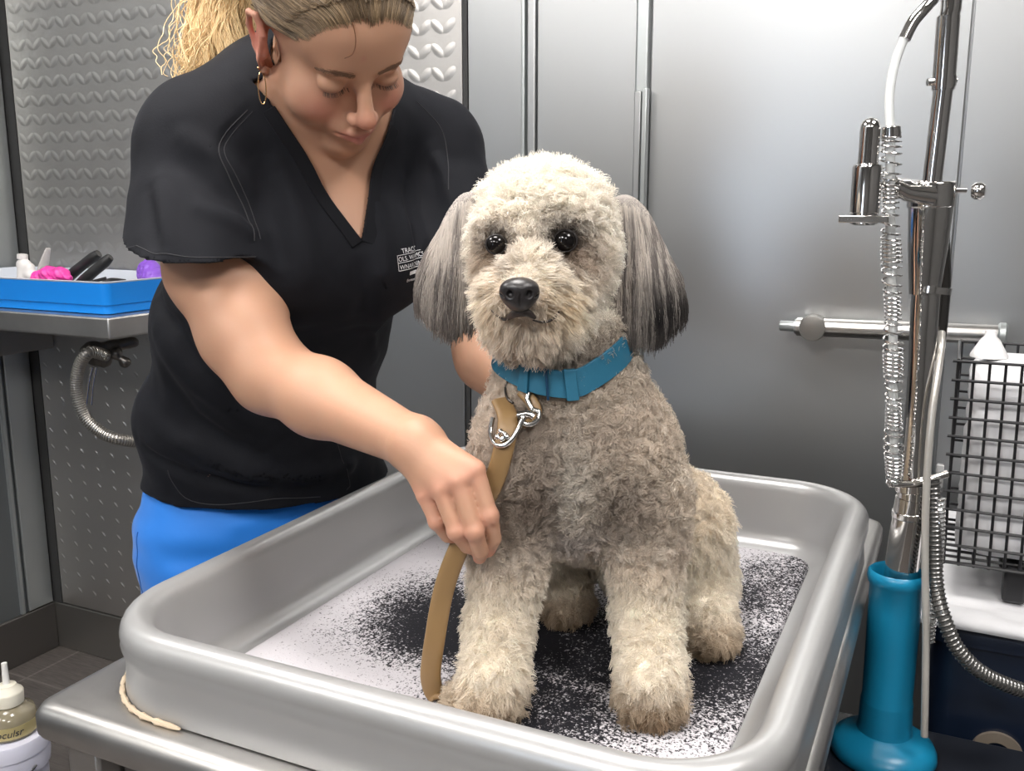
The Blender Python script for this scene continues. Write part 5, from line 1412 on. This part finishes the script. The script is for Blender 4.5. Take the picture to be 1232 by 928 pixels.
# chest lettering
def chest_text(txt, px, py, size, name, inv=False):
    cu = bpy.data.curves.new('t', 'FONT'); cu.body = txt; cu.size = size; cu.extrude = 0
    to = bpy.data.objects.new('t', cu); COL.objects.link(to); dg = bpy.context.evaluated_depsgraph_get(); dg.update()
    me = bpy.data.meshes.new_from_object(to.evaluated_get(dg)); bpy.data.objects.remove(to)
    v = np.array([w_.co[:] for w_ in me.vertices]); 
    return me, v
LC = hit(OUT, 497, 316); lN = OUT.grad(LC[None], .004)[0]
lx = nz(hit(OUT, 512, 312) - hit(OUT, 482, 320)); lN = nz(lN - lx * (lN @ lx)); ly = np.cross(lN, lx)
def place_on_chest(v2):
    P = LC + v2[:, :1] * lx + v2[:, 1:2] * ly
    for _ in range(6): P = P - lN[None] * (OUT.ev(P.astype(f32)) + fold_disp(P.astype(f32), None) - .0012)[:, None] * .9
    return P
M_print = mat('white_print', (.70, .70, .72), .6)
def chest_obj(name, v2, faces):
    P = place_on_chest(v2); mb = MB(); mb.add(P, faces); return mb.obj(name, M_print, shirt, smooth=False)
def text_block(txt, x, y, size, name):
    me, v = chest_text(txt, 0, 0, size, name); fs = [tuple(p.vertices) for p in me.polygons]
    chest_obj(name, v[:, :2] + (x, y), fs)
text_block('TRACCS', -.016, .0135, .0085, 'lettering'); text_block('OLS. WANMCS', -.0235, .0045, .0078, 'lettering'); text_block('WNARCNINCS', -.0225, -.0055, .0078, 'lettering')
text_block('Emnaor', -.010, -.0230, .0052, 'lettering')
def rect(x0, y0, x1, y1): return np.array([(x0, y0), (x1, y0), (x1, y1), (x0, y1)]), [(0, 1, 2, 3)]
for (x0, y0, x1, y1) in [(-.0245, .0118, .026, .0124), (-.0245, .0025, .026, .0032), (-.0235, -.0072, .024, -.0064), (-.0245, -.0070, -.0238, .0120), (-.006, -.0150, .018, -.0105)]:
    v2, fs = rect(x0, y0, x1, y1); xs_ = np.linspace(x0, x1, 12); vv = np.array([(x, y0) for x in xs_] + [(x, y1) for x in xs_])
    chest_obj('print_bar', vv, [(i, i + 1, 13 + i, 12 + i) for i in range(11)])
# ================================================================ trousers and shoes
PN = F()
def pe(x, y, d, r, k=.05): PN.ell(Q(x, y, d), r, RT, k)
pe(320, 610, 1.43, (.182, .136, .11)); 
kn1 = Q(257, 640, 1.365); kn2 = Q(384, 640, 1.53)
def down(p, z, dx=0, dy=0): return np.array([p[0], p[1], z]) + W([dx, dy, 0])
ft1 = down(kn1, .12, .0, .02); ft2 = down(kn2, .12, -.02, .05)
PN.chain([kn1, down(kn1, .50, .0, .0), ft1], [.112, .090, .070], .05); PN.chain([kn2, down(kn2, .50, -.01, .02), ft2], [.102, .082, .066], .05)
PN.add(lambda P: (-(P[..., 2] - f32(.10))), .004, 'and'); PN.add(lambda P: P[..., 2] - f32(hemp[2] + .05), .004, 'and')
PN.disp = lambda P, d: .016 * (vnoise(P * np.array([1, 1, 2.8], f32), 9, 21) - .5) + .005 * (vnoise(P * np.array([1, 1, 1.6], f32), 26, 22) - .5)
cs = np.array([kn1, kn2, ft1, ft2]); lo = cs.min(0) - .2; hi = cs.max(0) + .2; lo[2] = .08; hi[2] = hemp[2] + .08
tv, tq = PN.mesh(lo, hi, .0055)
M_pants = mat('blue_trouser', (.012, .19, .68), .6, 0, .4, Sheen_Weight=.2); bump(M_pants, noise(M_pants, coord(M_pants), 300, 3), .15, .0006)
pants = quads_obj('trousers', tv, tq, M_pants, person)
P = catmull([Q(166, 640, 1.30), Q(172, 680, 1.30), Q(178, 735, 1.31)], 8)
for _ in range(6): P = P - PN.grad(P, .002) * (PN.ev(P.astype(f32)) - .0002)[:, None]
MB().tube(P, .0009, 6).obj('side_seam', mat('blue_seam', (.006, .10, .40), .6), pants)
M_shoe = mat('shoe_black', (.02, .02, .022), .5)
tow = nz(W([math.sin(math.radians(30)), -math.cos(math.radians(30)), 0]))
for ft in (ft1, ft2):
    S_ = F(); b0 = np.array([ft[0], ft[1], .045]); S_.cap(b0 - tow * .03, b0 + tow * .13, .042, .036, .02, fl=((0, 0, 1), .8)); S_.cap(b0, b0 + (0, 0, .05), .04, .042, .02)
    S_.add(lambda P: -(P[..., 2] - f32(.003)), .002, 'and')
    v_, q_ = S_.mesh(b0 - .22, b0 + .22, .005); quads_obj('shoe', v_, q_, M_shoe, person)
    B0 = F();
